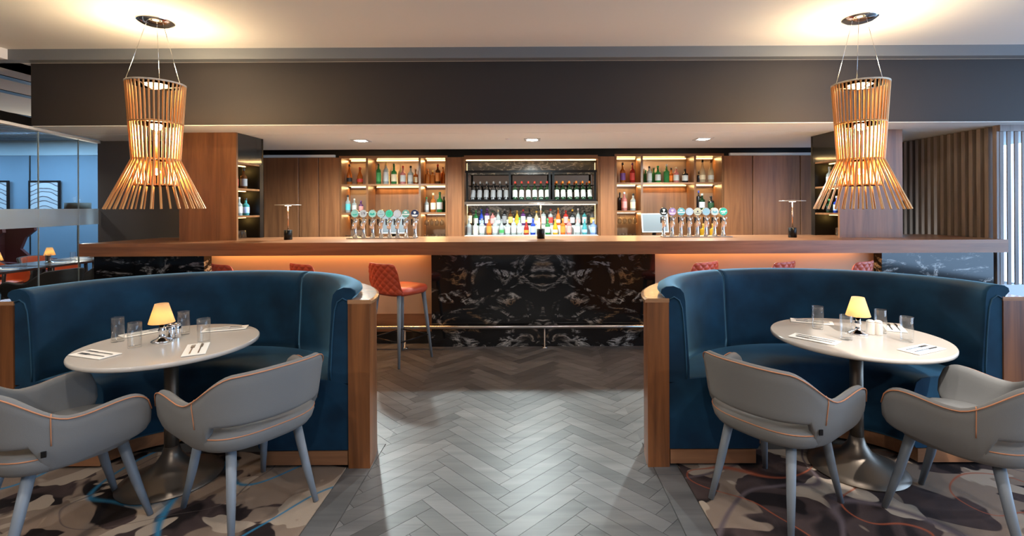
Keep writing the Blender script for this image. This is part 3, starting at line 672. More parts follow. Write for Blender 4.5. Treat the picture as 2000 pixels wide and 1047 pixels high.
for i, px in enumerate((693.7, 710, 728, 744.7, 760.8, 776.5, 793, 810.7)): tap(px, 417.3, tapsL[i], 'left', i)
for i, px in enumerate((1295.7, 1312.5, 1329.8, 1345.8, 1361.7, 1378.5, 1395.3, 1412)): tap(px, 413.3, tapsR[i], 'right', i)
for nme, a, b in (('left', 686, 818), ('right', 1288, 1420)):
    tag(MB().box(WX(a, TY), WX(b, TY), TY-.16, TY-.05, CT+.0005, CT+.012, .003).build('drip_tray', STEEL), 'steel drip tray in front of the %s row of beer taps' % nme, 'drip tray')
def bar_lamp(px, ytop, lab):
    d = 5.3; p = W(px, ytop, d); H = p.z-CT
    t = thing('bar_lamp', lab, 'lamp', (p.x, d, CT), 0, 'disc lamps on the worktop')
    MB().lathe([(.043, 0), (.043, .105), (.04, .108)], 24).build('base', BLACK, t)
    MB().tube([(0, 0, .105), (0, 0, H-.004)], .006, 12).build('stem', pm('copper_stem', (.75, .45, .3), .25, 1), t)
    s = MB().lathe([(.02, -.006), (.13, -.004), (.134, 0), (.13, .004), (.0001, .008)], 40, (0, 0, H)).build('disc_shade', pm('lamp_disc', (.42, .38, .35), .35, .6), t)
    MB().lathe([(.0001, -.010), (.025, -.010), (.034, -.0075), (.034, -.0062)], 32, (0, 0, H)).build('diffuser', pm('disc_glow', (1, .9, .8), .4, emit=(1, .82, .6), es=10), t)
    lamp('lamp_glow', 'SPOT', (0, 0, H-.02), (1, .75, .5), 6, t, (0, 0, 0), spot_size=2.2, spot_blend=.6, shadow_soft_size=.04)
bar_lamp(562.5, 400.5, 'slim disc table lamp on the worktop before the left wood panels')
bar_lamp(1056, 397.5, 'slim disc table lamp on the worktop before the bottle niche')
bar_lamp(1547.5, 392.5, 'slim disc table lamp on the worktop before the right wood panels')
# downlights
for i, (px, py) in enumerate(((706, 274), (1040, 272), (1374, 270))):
    d = 940*(SH-CAMH)/(404-272.0); x = WX(px, d)
    t = thing('downlight', 'square recessed downlight in bar ceiling, %s of three' % ('left', 'middle', 'right')[i], 'downlight', (x, d, SH-.004), 0, 'bar ceiling downlights')
    fr = MB()
    for a, b, c_, e in ((-.1, .1, -.1, -.07), (-.1, .1, .07, .1), (-.1, -.07, -.07, .07), (.07, .1, -.07, .07)): fr.box(a, b, c_, e, -.008, 0)
    fr.build('frame', pm('downlight_frame', (.45, .45, .46), .4), t)
    MB().lathe([(.0001, -.012), (.05, -.012), (.06, -.004), (.06, 0)], 24).build('lens', DOWN, t)
    lamp('downlight_lamp', 'SPOT', (0, 0, -.03), (.86, 1, 1), 340, t, (0, 0, 0), spot_size=3.0, spot_blend=.5, shadow_soft_size=.05)
o = MB().lathe([(.0001, -.012), (.02, -.01), (.03, 0)], 20).build('smoke_detector', pm('detector_white', (.8, .8, .8), .4)); tag(o, 'tiny white detector in the bar ceiling near the middle downlight', 'detector', None, (WX(992, 5.85), 5.85, SH-.004))

# ================================================================ BOOTHS
def booth(cx, lab):
    cy, rx, ry = 2.675, 1.05, .92
    t = thing('booth_sofa', lab, 'booth sofa', (cx, cy, 0))
    def pt(th, off, z):
        c, s = math.cos(th), math.sin(th); nx, ny = c/rx, s/ry; l = math.hypot(nx, ny)
        return (rx*c+nx/l*off, ry*s+ny/l*off, z)
    def sweep(prof, a=0.0, b=PI, n=72, caps=True): return MB().grid([[pt(a+(b-a)*i/n, o_, z) for o_, z in prof] for i in range(n+1)], closed_v=True, caps=caps)
    g = sweep([(0, .0), (0, .915), (-.12, .915), (-.12, .0)]); g.sm = [False]*len(g.sm); g.build('shell', 'booth_wood', t)
    g = sweep([(.012, .915), (.014, .93), (-.0, .937), (-.122, .937), (-.122, .915)], n=72); g.sm = [False]*len(g.sm); g.build('top_cap', 'cap_wood', t)
    g = sweep([(-.125, .02), (-.125, .095), (-.60, .095), (-.60, .02)]); g.sm = [False]*len(g.sm); g.build('plinth', 'walnut_horizontal', t)
    sp = [(-.122, .10), (-.122, .46), (-.2, .485), (-.35, .498), (-.50, .495), (-.575, .485), (-.605, .462), (-.617, .42), (-.62, .30), (-.622, .12), (-.61, .10)]
    sweep(sp, .006, PI-.006).build('seat', 'velvet_blue', t)
    bp = [(-.122, .47), (-.122, .905), (-.10, .945), (-.08, .965), (-.085, .985), (-.11, 1.0), (-.15, 1.003), (-.185, .99), (-.205, .965), (-.213, .92), (-.216, .85), (-.225, .7), (-.235, .55), (-.235, .47)]
    e = .02
    sm_ = .36*PI if cx < 0 else .64*PI
    for a, b in ((.008, sm_-.003), (sm_+.003, PI-.008)):
        sweep(bp, a, b, 44).build('backrest', 'velvet_blue', t)
    pip = pm('piping_blue', (.008, .05, .09), .7)
    MB().tube([pt(sm_, o_-.0005, z) for o_, z in bp[5:]], .003, 8).build('piping', pip, t)
    for th in (.008, PI-.008):
        q = [(-.122+.0, .93), (-.15, .945), (-.18, .925), (-.195, .88), (-.203, .8), (-.21, .7), (-.218, .55), (-.218, .49)]
        MB().tube([pt(th-.003 if th < 1 else th+.003, o_, z) for o_, z in q], .004, 8).build('piping', pip, t)
    return t
booth(-1.945, 'curved blue velvet booth with wooden end panels on the left of the aisle')
booth(1.70, 'curved blue velvet booth with wooden end panels on the right of the aisle')

# ================================================================ TABLES AND TABLEWARE
def table(x, y, r, lab):
    t = thing('dining_table', lab, 'table', (x, y, 0))
    MB().lathe([(r-.012, .704), (r-.002, .709), (r, .716), (r, .724), (r-.004, .73)], 72).build('top', TTOP, t)
    MB().lathe([(.19, .003), (.20, .006), (.20, .012), (.17, .03), (.11, .06), (.07, .1), (.048, .17), (.036, .3), (.034, .45), (.034, .70)], 48).build('pedestal', BRASS, t) if False else None
    MB().lathe([(.034, .17), (.033, .3), (.033, .69)], 28).build('column', BRASS, t)
    MB().lathe([(.235, .003), (.24, .006), (.24, .011), (.2, .03), (.13, .058), (.075, .095), (.045, .14), (.0345, .18)], 48).build('base', BRASS, t)
    MB().lathe([(.10, .69), (.10, .704)], 24).build('top_plate', BLACK, t)
    return t
TZ = .731
tabL = (-1.93, 2.585, .415); tabR = (1.80, 2.66, .425)
table(*tabL, 'round stone topped pedestal table at the left booth'); table(*tabR, 'round stone topped pedestal table at the right booth')
def fabric_shade():
    m, N, L, b = nm('lamp_shade')
    b.inputs['Base Color'].default_value = (.8, .62, .40, 1); b.inputs['Roughness'].default_value = .8
    tr = N.new('ShaderNodeBsdfTranslucent'); tr.inputs[0].default_value = (.95, .72, .42, 1)
    n = N.new('ShaderNodeTexNoise'); n.inputs['Scale'].default_value = 300
    bp = N.new('ShaderNodeBump'); bp.inputs['Strength'].default_value = .1; L.new(n.outputs['Fac'], bp.inputs['Height']); L.new(bp.outputs[0], b.inputs['Normal'])
    mx = N.new('ShaderNodeMixShader'); mx.inputs[0].default_value = .6
    L.new(b.outputs[0], mx.inputs[1]); L.new(tr.outputs[0], mx.inputs[2]); L.new(mx.outputs[0], N['Material Output'].inputs[0]); MATS['lamp_shade'] = m
fabric_shade()
def table_lamp(x, y, z, lab, energy=2.2, s=1.0):
    t = thing('table_lamp', lab, 'lamp', (x, y, z), 0, 'small shaded table lamps')
    MB().lathe([(.048*s, 0), (.05*s, .004), (.045*s, .009), (.02*s, .02), (.013*s, .03), (.013*s, .05), (.018*s, .06), (.013*s, .07), (.012*s, .105*s)], 28).build('base', CHROME, t)
    MB().lathe([(.060*s, .102*s), (.0602*s, .1025*s), (.031*s, .205*s), (.0295*s, .205*s), (.0585*s, .102*s)], 36).build('shade', 'lamp_shade', t)
    MB().lathe([(.0001, .125*s), (.011*s, .132*s), (.014*s, .147*s), (.011*s, .162*s), (.0001, .168*s)], 16).build('bulb', pm('table_bulb', (1, .9, .7), .5, emit=(1, .72, .36), es=45), t)
    return t
def on_table(px, py, z=TZ):            # a pixel on a table top
    y = py
    d = 2.6
    for _ in range(4):
        p = W(px, py, d); d *= (CAMH-z)/(CAMH-p.z)
    return W(px, py, d)
tgl = tumbler_mesh(.128, .031, .0022)
def setting(tb, lamp_px, glasses, naps, shk, side):
    p = on_table(*lamp_px); table_lamp(p.x, p.y, TZ, 'small cream shaded table lamp with chrome foot on the %s booth table' % side)
    for i, (px, py, d) in enumerate(glasses):
        p = on_table(px, py); o = link('water_glass', tgl); tag(o, 'empty clear water glass %s' % d, 'glass', 'water glasses on the %s booth table' % side, (p.x, p.y, TZ+.0005))
    for i, (px, py, rz, d) in enumerate(naps):
        p = on_table(px, py)
        n_ = MB().box(-.05, .05, -.115, .115, 0, .004, .0015).build('napkin', PAPER); tag(n_, 'folded white napkin %s' % d, 'napkin', 'napkins on the %s booth table' % side, (p.x, p.y, TZ+.0005), rz)
        for k, kind in enumerate(('fork', 'knife')):
            mb = MB()
            x0 = -.018+.036*k
            mb.box(x0-.0035, x0+.0035, -.095, .02, .0, .0025, .001)
            if kind == 'fork':
                mb.box(x0-.009, x0+.009, .02, .045, .0, .0022, .0008)
                for q in (-.0075, -.0025, .0025, .0075): mb.box(x0+q-.0013, x0+q+.0013, .045, .085, .0, .002)
            else: mb.add([(x0-.004, .02, 0), (x0+.008, .02, 0), (x0+.008, .085, 0), (x0-.004, .10, 0), (x0-.004, .02, .002), (x0+.008, .02, .002), (x0+.008, .085, .002), (x0-.004, .10, .002)], [(3, 2, 1, 0), (4, 5, 6, 7), (0, 1, 5, 4), (1, 2, 6, 5), (2, 3, 7, 6), (3, 0, 4, 7)])
            c = mb.build(kind, STEEL); tag(c, 'steel %s lying on the napkin %s' % (kind, d), kind, 'cutlery on the booth tables', (p.x, p.y, TZ+.005), rz)
    for i, (px, py, d) in enumerate(shk):
        p = on_table(px, py)
        s = thing('shaker', d, 'shaker', (p.x, p.y, TZ), 0, 'shakers on the %s booth table' % side)
        mt = CHROME if side == 'left' else pm('shaker_white', (.66, .58, .5), .35)
        MB().lathe([(.022, 0), (.0225, .002), (.0215, .06), (.0205, .066)], 20).build('body', mt, s); MB().lathe([(.021, .066), (.02, .072), (.012, .078), (.0001, .079)], 20).build('lid', mt, s)
setting(tabL, (316, 667), [(230, 667, 'beside the lamp, leftmost on the left booth table'), (263, 679, 'second from left on the left booth table'), (359, 653, 'behind the lamp on the left booth table'), (398, 670, 'rightmost on the left booth table')],
        [(186, 693, 1.25, 'at the left edge of the left booth table'), (383, 683, .5, 'near the aisle side chair on the left booth table'), (440, 643, -1.2, 'at the right edge of the left booth table'), (285, 650, -.6, 'behind the lamp on the left booth table')],
        [(334, 660, 'round chrome shaker close behind the lamp on the left booth table'), (345, 658, 'round chrome shaker farther right of the lamp on the left booth table')], 'left')
setting(tabR, (1676, 652), [(1597, 642, 'leftmost on the right booth table'), (1653, 663, 'in front of the lamp on the right booth table'), (1720, 650, 'behind the shakers on the right booth table'), (1771, 667, 'rightmost on the right booth table')],
        [(1590, 663, .7, 'at the near left of the right booth table'), (1800, 683, -1.15, 'at the near right of the right booth table'), (1585, 629, 1.1, 'at the far left of the right booth table'), (1745, 640, -.5, 'at the far right of the right booth table')],
        [(1700, 652, 'round pale shaker next to the lamp on the right booth table'), (1715, 653, 'round pale shaker next to a glass on the right booth table')], 'right')

# ================================================================ TUB CHAIRS
def sstep(a, b, x): t = min(1, max(0, (x-a)/(b-a))); return t*t*(3-2*t)
def make_chair(name, outer, inner, legm, pipem, lab, grp):
    t = thing(name, lab, 'chair', (0, 0, 0), 0, grp)
    A, B, YF = .268, .255, .205                      # half width, back depth, arm front
    # path along the U, s in [-1,1], 0 = middle of the back
    pts = []
    n1, n2 = 14, 40
    for i in range(n1+1): pts.append((-A-.012*(1-i/n1), YF-(YF)*(i/n1)))
    for i in range(1, n2):
        a = PI+PI*i/n2; e = .88
        pts.append((A*math.copysign(abs(math.cos(a))**e, math.cos(a)), B*math.copysign(abs(math.sin(a))**e, math.sin(a))))
    for i in range(n1+1): pts.append((A+.012*(i/n1), YF*(i/n1)))
    L_ = [0]
    for p, q in zip(pts, pts[1:]): L_.append(L_[-1]+math.hypot(q[0]-p[0], q[1]-p[1]))
    S = [2*l/L_[-1]-1 for l in L_]
    def rnd(s, R): q = max(0, (s-.87)/.13); return R*(1-math.sqrt(max(0, 1-q*q)))
    def zt(s):
        s = abs(s); z = .745-.008*min(1, s/.26)**2 if s < .26 else .737-.127*sstep(.26, .58, s)
        return z+.022*sstep(.60, .87, s)-rnd(s, .08)
    def zb(s):
        s = abs(s); z = .505+(.385-.505)*sstep(.41, .46, s)
        return z+.04*sstep(.55, 1, s)+rnd(s, .05)
    out, inn, top = [], [], []
    for (x, y), s, i in zip(pts, S, range(len(pts))):
        p, q = pts[max(i-1, 0)], pts[min(i+1, len(pts)-1)]
        tx, ty = q[0]-p[0], q[1]-p[1]; l = math.hypot(tx, ty); nx, ny = ty/l, -tx/l      # outward
        if nx*x+ny*(y-.05) < 0: nx, ny = -nx, -ny
        z0, z1 = zb(s), zt(s); z1 = max(z1, z0+.02); w = .021*(1-.35*sstep(.93, 1, abs(s)))
        flare = lambda z: .046*((z-.40)/.34)-.035*max(0, (.50-z)/.12)**1.5*.9
        prof_o = [(w*.2, z0), (w*.85, z0+.008)]+[(w, z0+.02+(z1-z0-.045)*k/6) for k in range(7)]+[(w*.75, z1-.008), (w*.1, z1)]
        ro = [(x+nx*(o_+flare(z)), y+ny*(o_+flare(z)), z) for o_, z in prof_o]
        ri = [(x+nx*(-o_+flare(z)), y+ny*(-o_+flare(z)), z) for o_, z in prof_o]
        out.append(ro); inn.append(ri[::-1])
        top.append((x+nx*(w*.95+flare(z1)), y+ny*(w*.95+flare(z1)), z1-.008))
    if outer == inner:
        MB().grid([a+b for a, b in zip(out, inn)], closed_v=True, caps=True).build('back_shell', outer, t)
    else:
        full = MB().grid([a+b for a, b in zip(out, inn)], closed_v=True, caps=True).build('back_shell', outer, t)
        MB().grid([[(x*.985, y*.985 if y < 0 else y*.985, z+.001) for x, y, z in b[1:-1]] for b in inn]).build('lining', inner, t)
    MB().tube(top, .0028, 6).build('piping', pipem, t)
    # seat: superellipse pad
    rows_ = []
    for sc_, z in ((.55, .372), (.80, .376), (.93, .388), (.985, .408), (1.02, .438), (1.015, .458), (.97, .470), (.6, .476), (.2, .478)):
        r_ = []
        for i in range(48):
            a = 2*PI*i/48; c, s = math.cos(a), math.sin(a)
            r_.append(((A-.005)*sc_*math.copysign(abs(c)**.7, c), -.01+(B*.96+(.0 if s < 0 else -.0))*sc_*math.copysign(abs(s)**.75, s), z))
        rows_.append(r_)
    MB().grid(rows_, closed_v=True, caps=True).build('seat', inner, t)
    MB().tube([((A-.005)*1.018*math.copysign(abs(math.cos(a))**.7, math.cos(a)), -.01+B*.96*1.018*math.copysign(abs(math.sin(a))**.75, math.sin(a)), .455) for a in [2*PI*i/48 for i in range(48)]], .0026, 6, closed=True).build('seat_piping', pipem, t)
    for sg in (-1, 1):     # vertical stitched seams where arm meets back
        k = min(range(len(S)), key=lambda j: abs(S[j]-sg*.49)); MB().tube([Vector(p)+Vector((p[0], p[1], 0)).normalized()*.0015 for p in out[k][5:]], .0022, 6).build('seam', pipem, t)
    k = min(range(len(S)), key=lambda j: abs(S[j]-.45)); p = out[k][4]
    tg = MB().box(-.008, .008, -.003, .003, -.012, .012).build('maker_tag', BLACK, t); tg.location = Vector(p)+Vector((p[0], p[1], 0)).normalized()*.004; tg.rotation_euler = (0, 0, math.atan2(p[1], p[0])+PI/2)
    for sx in (-1, 1):
        for sy, fx, fy in ((-1, .195, -.245), (1, .19, .245)):
            MB().tube([(sx*.15, sy*.15, .385), (sx*(.15+(fx-.15)*.5), sy*.15+(fy-sy*.15)*.5, .18), (sx*fx, fy, .0015)], [.0225, .019, .0125], 14).build('leg', legm, t)
    return t
GF = 'grey fabric tub chair with orange stitching '
ch = make_chair('tub_chair', GREYF, GREYF, GREYL, ORST, '', 'grey tub chairs at the booth tables')
spots = [(-1.375, 2.35, (-.83, .558), GF+'on the aisle side of the left table'), (-2.09, 2.16, (.5, .866), GF+'cut by the left photo edge'),
         (1.20, 2.36, (.82, .572), GF+'on the aisle side of the right table'), (1.98, 2.19, (-.5, .866), GF+'cut by the right photo edge')]
for i, (x, y, d, lab) in enumerate(spots):
    o = ch if i == 0 else copy_tree(ch)
    o['label'] = lab; o.location = (x, y, .002); o.rotation_euler = (0, 0, math.atan2(d[1], d[0])-PI/2)

# ================================================================ BAR STOOLS
def make_stool():
    t = thing('bar_stool', '', 'bar stool', (0, 0, 0), 0, 'red quilted bar stools')
    hw_ = .205
    def quilt(u, v): a, b = u*46+v*46, u*46-v*46; return .009*(abs(math.sin(a))*abs(math.sin(b)))**.5
    def shell(side):
        rows_ = []
        for i in range(91):
            s = -1+2*i/90; a = s*1.05
            row_ = []
            zt_ = .94-.03*max(0, (abs(s)-.5)/.5)**2-.15*max(0, (abs(s)-.62)/.38)**3.2
            for j in range(57):
                v = j/56; z = .655+(zt_-.655)*v
                lean = -.045*(v)
                x = hw_*math.sin(a)/math.sin(1.05)*1.02; y = -.15-.075*(math.cos(a)-math.cos(1.05))/(1-math.cos(1.05))+lean
                off = (quilt(s*.215, z)+.0) if side == 0 else -.03
                edge = min(1, min(v, 1-v, (1-abs(s))*.8)/.06)
                off = off*edge if side == 0 else -.006+(-.026)*max(0, edge)
                row_.append((x+math.sin(a)*off, y-math.cos(a)*off, z))
            rows_.append(row_)
        return rows_
    o_, i_ = shell(0), shell(1)
    MB().grid([a+b[::-1] for a, b in zip(o_, i_)], closed_v=True, caps=True).build('backrest', REDL, t)
    rows_ = []
    for sc_, z in ((.6, .632), (.88, .636), (.96, .65), (1, .672), (.985, .694), (.93, .706), (.6, .712), (.2, .713)):
        rows_.append([(.215*sc_*math.copysign(abs(math.cos(a))**.55, math.cos(a)), .005+.215*sc_*math.copysign(abs(math.sin(a))**.6, math.sin(a)), z) for a in [2*PI*k/40 for k in range(40)]])
    MB().grid(rows_, closed_v=True, caps=True).build('seat', REDL, t)
    for sx in (-1, 1):
        for sy in (-1, 1): MB().tube([(sx*.15, sy*.15, .645), (sx*.205, sy*.205, .0015)], [.022, .0115], 12).build('leg', STOOLL, t)
    f = .184
    for a, b in (((-f, -f), (f, -f)), ((f, -f), (f, f)), ((f, f), (-f, f)), ((-f, f), (-f, -f))):
        MB().tube([(*a, .225), (*b, .225)], .007, 8).build('footrest_bar', BLACK, t)
    return t
st = make_stool()
sl = [(-1.24, 4.60, -.58, 'red quilted bar stool fully in view beside the central marble panel'), (-1.98, 4.60, -.58, 'red quilted bar stool behind the left booth, second from the marble panel'), (-2.71, 4.60, -.58, 'red quilted bar stool behind the left booth, farthest from the marble panel'),
      (1.49, 4.60, .58, 'red quilted bar stool behind the right booth, nearest the central marble panel'), (2.21, 4.60, .58, 'red quilted bar stool behind the right booth, middle of three'), (2.94, 4.60, .58, 'red quilted bar stool behind the right booth, nearest the dark end pier')]
for i, (x, y, rz, lab) in enumerate(sl):
    o = st if i == 0 else copy_tree(st)
    o['label'] = lab; o.location = (x, y, 0); o.rotation_euler = (0, 0, rz)

# ================================================================ PENDANT LAMPS
rodm = MB().tube([(0, 0, 0), (0, 0, 1)], 1, 8).mesh('rod', COPPER)
ringm = pm('pendant_ring', (.8, .74, .62), .4)
def pendant(px, lab):
    d = 3.98; x = WX(px, d)
    t = thing('pendant_lamp', lab, 'pendant lamp', (x, d, CH), 0, 'copper rod pendant lamps')
    z = lambda yy: 1.45+(404+(1035-px)*.0047-yy)*d/F-CH
    zt_, zm, zs, zb_ = z(166), z(363), z(318), z(408)
    def rod(p, q, r):
        p, q = Vector(p), Vector(q); o = link('rod', rodm, t); v = q-p
        o.location = p; o.rotation_mode = 'QUATERNION'; o.rotation_quaternion = v.to_track_quat('Z', 'Y'); o.scale = (r, r, v.length)
    n = 38
    for i in range(n):
        a = 2*PI*i/n; c, s = math.cos(a), math.sin(a)
        rod((.200*c, .200*s, zt_), (.148*c, .148*s, zm), .0068)
    n = 34
    for i in range(n):
        a = 2*PI*(i+.5)/n; c, s = math.cos(a), math.sin(a)
        rod((.158*c, .158*s, zs+.03), (.335*c, .335*s, zb_), .0068)
    def ring(name, r, zz, w, m): MB().lathe([(r-w, zz), (r, zz), (r, zz+.012), (r-w, zz+.012), (r-w, zz)], 56).build(name, m, t)
    ring('top_ring', .208, zt_, .018, ringm); ring('middle_ring', .186, z(243), .012, COPPER); ring('lower_ring', .158, zs+.02, .012, COPPER); ring('inner_ring', .150, zm, .01, COPPER)
    MB().lathe([(.0001, z(238)), (.12, z(238)), (.12, z(238)+.006), (.0001, z(238)+.01)], 40).build('added_reflector', pm('added_reflector', (.7, .5, .3), .4), t)  # added plate, keeps rods above it dark and rods below bright
    MB().lathe([(.0001, z(246)-.04), (.03, z(246)-.03), (.042, z(246)), (.03, z(246)+.03), (.0001, z(246)+.035)], 20).build('bulb', BULB, t)
    MB().lathe([(.0001, z(336)-.025), (.022, z(336)-.015), (.03, z(336)), (.022, z(336)+.02), (.008, z(336)+.03)], 18).build('added_lower_bulb', pm('added_lower_bulb', (1, .8, .5), .5, emit=(1, .68, .34), es=8), t)  # added bulb, brightens the rods below the lower ring
    MB().tube([(0, 0, z(336)+.028), (0, 0, z(250))], .007, 10).build('stem', COPPER, t)  # carries the added bulb
    lamp('added_lower_light', 'POINT', (0, 0, z(336)-.05), (1, .66, .30), 38, t, shadow_soft_size=.04)  # light of the added bulb
    MB().lathe([(.03, zt_-.03), (.09, zt_+.0), (.1, zt_+.012), (.06, zt_+.03), (.0001, zt_+.036)], 28).build('upper_diffuser', pm('upper_glow', (1, .9, .7), .5, emit=(1, .72, .40), es=22), t)
    for k in range(3):
        a = k*2*PI/3+.4; MB().tube([(.195*math.cos(a), .195*math.sin(a), zt_), (.03*math.cos(a), .03*math.sin(a), zt_-.03)], .005, 8).build('spoke', ringm, t)
        a = (.0, 2.1, 4.0)[k]; MB().tube([(.198*math.cos(a), .198*math.sin(a), zt_+.01), (.06*math.cos(a), .06*math.sin(a), -.02)], .0022, 6).build('cable', STEEL, t)
    MB().lathe([(.0001, -.045), (.03, -.044), (.09, -.032), (.13, -.012), (.135, 0), (.0001, 0)], 44).build('canopy', CHROME, t)
    lamp('pendant_down', 'POINT', (0, 0, z(246)-.07), (1, .66, .30), 100, t, shadow_soft_size=.05)
    lamp('pendant_up', 'POINT', (0, 0, zt_+.09), (1, .76, .46), 42, t, shadow_soft_size=.06)
pendant(306, 'tall copper rod pendant lamp with flared skirt over the left booth')
pendant(1681, 'tall copper rod pendant lamp with flared skirt over the right booth')

# ================================================================ FAR DINING ROOM (through the glass)
DARKF = pm('dark_fabric', (.055, .045, .04), .8); ORF = pm('orange_leather', (.62, .11, .03), .5)
dc = make_chair('dining_chair', DARKF, ORF, pm('dark_leg', (.02, .02, .02), .5), DARKF, '', 'two tone dining chairs behind the glass')
dsp = [(-5.75, 5.72, 1.45, 'dark backed orange lined chair, nearest the left photo edge behind the glass'), (-5.72, 6.42, 1.35, 'dark backed orange lined chair beside the middle dining table'), (-5.72, 7.2, 1.6, 'dark backed chair beside the bar end behind the glass'),
       (-7.15, 5.72, -1.6, 'orange lined chair facing the room at the first dining table'), (-7.2, 6.45, -1.75, 'orange lined chair facing the room at the middle dining table'), (-7.3, 7.3, -1.5, 'orange lined chair facing the room at the farthest dining table')]
for i, (x, y, rz, lab) in enumerate(dsp):
    o = dc if i == 0 else copy_tree(dc)
    o['label'] = lab; o.location = (x, y, 0); o.rotation_euler = (0, 0, rz)
DT = pm('dark_table', (.07, .055, .05), .25)
for i, (x, y) in enumerate(((-6.42, 5.75), (-6.45, 6.42), (-6.5, 7.1))):
    w_ = ('first', 'middle', 'farthest')[i]
    t = thing('cafe_table', 'dark square dining table behind the glass, %s from the booth' % w_, 'table', (x, y, 0), 0, 'dark tables behind the glass')
    MB().box(-.34, .34, -.3, .3, .70, .73, .005).build('top', DT, t)
    for sx in (-1, 1):
        for sy in (-1, 1): MB().tube([(sx*.29, sy*.25, .70), (sx*.31, sy*.27, .001)], [.02, .014], 8).build('leg', DT, t)
    table_lamp(x+.02, y+.02, .731, 'small cream lamp on the %s dark dining table' % w_, s=1.0)
    for k, (dx, dy) in enumerate(((.16, -.14), (-.14, .16), (.2, .16))):
        tag(link('water_glass', tgl), 'water glass on the %s dark dining table, %s' % (w_, ('near the glass wall', 'far side', 'bar side')[k]), 'glass', 'water glasses behind the glass', (x+dx, y+dy, .7315))
    nk = MB().box(-.09, .09, -.05, .05, 0, .004, .001).build('napkin', PAPER); tag(nk, 'white napkin on the %s dark dining table' % w_, 'napkin', 'napkins behind the glass', (x+.17, y, .7305))
# wing chair
wc = thing('wing_chair', 'dark red high backed wing chair behind the glass at the left edge', 'chair', (-8.12, 7.6, 0), -1.2)
WCM = pm('dark_red_fabric', (.10, .018, .02), .8)
MB().box(-.36, .36, -.3, .34, .25, .48, .05).build('seat', WCM, wc); MB().box(-.36, .36, -.42, -.28, .25, 1.32, .06).build('backrest', WCM, wc)
for s in (-1, 1):
    prof = [(-.40, .25), (.3, .25), (.32, .62), (.0, .66), (-.12, .80), (-.06, .98), (.06, 1.1), (.04, 1.26), (-.12, 1.33), (-.40, 1.33)]
    mb = MB(); x0, x1 = sorted((s*.36, s*.44)); n = len(prof)
    mb.add([(x0, a, b) for a, b in prof]+[(x1, a, b) for a, b in prof], [tuple(range(n)), tuple(range(n, 2*n))[::-1]]+[(i, n+i, n+(i+1) % n, (i+1) % n) for i in range(n)]); mb.build('wing', WCM, wc)
for sx in (-1, 1):
    for sy in (-1, 1): MB().tube([(sx*.3, sy*.28, .25), (sx*.32, sy*.3, .001)], [.025, .015], 8).build('leg', DT, wc)
# artwork
def art_mat():
    m, N, L, b = nm('art_print')
    t = N.new('ShaderNodeTexCoord'); w = N.new('ShaderNodeTexWave'); w.wave_type = 'RINGS'; w.rings_direction = 'Y'; w.inputs['Scale'].default_value = 1.6; w.inputs['Distortion'].default_value = 5; w.inputs['Detail'].default_value = 2; w.inputs['Detail Scale'].default_value = .8
    L.new(t.outputs['Object'], w.inputs['Vector']); r = ramp(N, [(.35, (.5, .52, .55)), (.5, (.5, .52, .55)), (.54, (.05, .04, .05)), (.75, (.09, .06, .07)), (.8, (.45, .47, .5))]); L.new(w.outputs['Fac'], r.inputs[0]); L.new(r.outputs[0], b.inputs['Base Color']); MATS['art_print'] = m
art_mat()
for px0, px1, lab in ((57, 117, 'framed abstract print with dark swirls on the blue wall'), (-38, 17, 'framed abstract print cut by the left photo edge')):
    a, b = W(px0, 353, 10.45), W(px1, 353, 10.45); w_ = (b.x-a.x)/2
    t = thing('framed_print', lab, 'picture', ((a.x+b.x)/2, 10.45, 1.18), 0, 'framed prints')
    hgt = a.z-1.18
    MB().box(-w_+.03, w_-.03, -.005, .01, .03, hgt-.03).build('print', 'art_print', t)
    for x0, x1, z0, z1 in ((-w_, w_, 0, .03), (-w_, w_, hgt-.03, hgt), (-w_, -w_+.03, .03, hgt-.03), (w_-.03, w_, .03, hgt-.03)): MB().box(x0, x1, -.02, .02, z0, z1).build('frame', BLACK, t)
fp = W(152, 400, 8.6)
t = thing('floor_lamp', 'tall floor lamp with brown drum shade glowing behind the glass', 'lamp', (fp.x, 8.6, 0))
MB().lathe([(.16, 0), (.16, .015), (.02, .025)], 28).build('base', BRASS, t); MB().tube([(0, 0, .02), (0, 0, 1.5)], .014, 10).build('pole', BRASS, t)
MB().lathe([(.18, 1.36), (.18, 1.56), (.176, 1.56), (.176, 1.36), (.18, 1.36)], 36).build('shade', pm('drum_shade', (.10, .075, .05), .7), t)
MB().lathe([(.0001, 1.40), (.03, 1.43), (.03, 1.47), (.0001, 1.5)], 16).build('bulb', pm('floor_bulb', (1, .9, .6), .5, emit=(1, .85, .5), es=60), t)
lamp('floor_lamp_uplight', 'POINT', (0, 0, 1.62), (1, .86, .62), 70, t, shadow_soft_size=.05)
lamp('floor_lamp_light', 'POINT', (0, 0, 1.38), (1, .86, .52), 30, t, shadow_soft_size=.05)
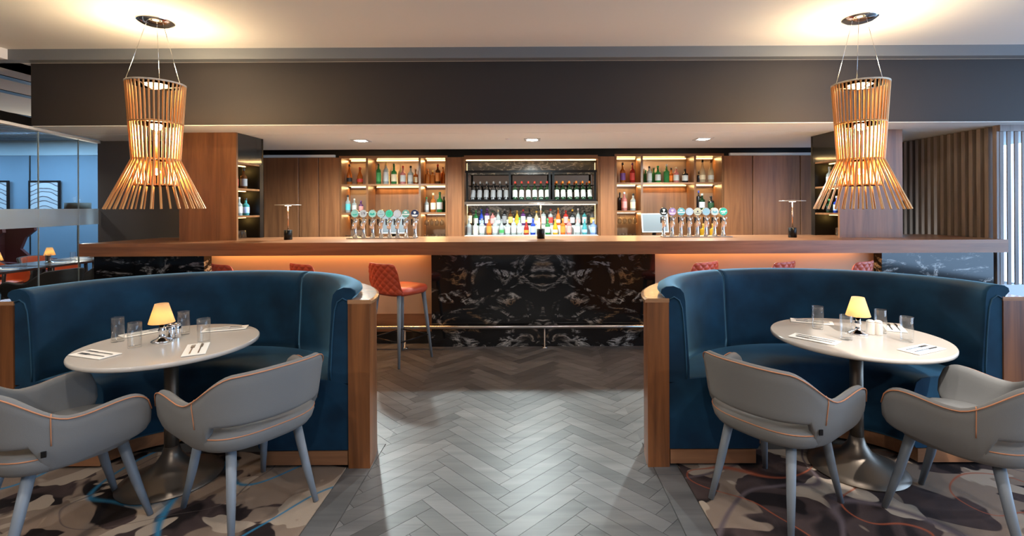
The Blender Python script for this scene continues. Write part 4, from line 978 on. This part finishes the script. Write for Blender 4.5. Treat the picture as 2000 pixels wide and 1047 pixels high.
# added unseen fill spots, one spot inferred from its beam, and blue tubes
def fill_spot(x, y, z, col, e, size, lab, blend=.5):  # added fill lamp with its own small fixture
    t = thing('ceiling_spot', lab, 'downlight', (x, y, z), 0, 'recessed ceiling spots')
    MB().lathe([(.035, -.004), (.055, -.004), (.055, 0), (.035, 0), (.035, -.004)], 24).build('frame', pm('spot_frame', (.6, .6, .6), .4), t)
    MB().lathe([(.0001, -.002), (.035, -.002), (.035, 0)], 20).build('lens', pm('fill_spot_lens', (1, 1, 1), .4, emit=(1, .95, .88), es=8), t)
    lamp('spot', 'SPOT', (0, 0, -.012), col, e, t, (0, 0, 0), spot_size=size, spot_blend=blend, shadow_soft_size=.04)
t = thing('ceiling_spot', 'narrow recessed ceiling spot aimed at the right booth table', 'downlight', (2.0, 1.0, CH), 0, 'recessed ceiling spots')
MB().lathe([(.035, -.004), (.055, -.004), (.055, 0), (.035, 0), (.035, -.004)], 24).build('frame', pm('spot_frame', (.6, .6, .6), .4), t)
lamp('spot', 'SPOT', (0, 0, -.012), (1, .97, .92), 520, t, (math.atan2(1.45, 2.27), 0, .05), spot_size=.30, spot_blend=.12, shadow_soft_size=.02)
k = 0
for (x, y, e, s) in ((-1.3, 1.2, 95, 2.4), (1.1, 1.2, 95, 2.4), (-3.4, 1.3, 110, 2.4), (3.3, 1.3, 95, 2.4), (0, -.8, 170, 2.5), (-2.6, -.8, 260, 2.5), (2.6, -.8, 220, 2.5)):
    fill_spot(x, y, CH, (1, .96, .91), e, s, 'added unseen fill spot above the camera side, %s' % ORD[k]); k += 1  # unseen lamps added to brighten the booths and ceiling
fill_spot(-6.4, 5.2, 2.9, (1, .88, .72), 150, 2.0, 'added fill spot over the first dark dining table')  # added to brighten the dining chairs and tables
fill_spot(-6.4, 7.0, 2.9, (1, .88, .72), 150, 2.0, 'added fill spot over the farthest dark dining table')  # likewise added, for the far end of the dining area
for i, x in enumerate((-7.5, -10, -12.5)):
    t = thing('blue_cove_light', 'blue tube light above the ceiling slats, %s' % ORD[i], 'light', (x, 9.3, 3.055), 0, 'blue tube lights')
    MB().tube([(-.8, 0, -.01), (.8, 0, -.01)], .012, 8).build('tube', pm('blue_tube', (.3, .6, 1), .5, emit=(.15, .5, 1), es=6), t)
    lamp('blue_light', 'AREA', (0, 0, -.14), (.42, .72, 1), 110, t, (0, 0, 0), shape='RECTANGLE', size=1.6, size_y=.3)
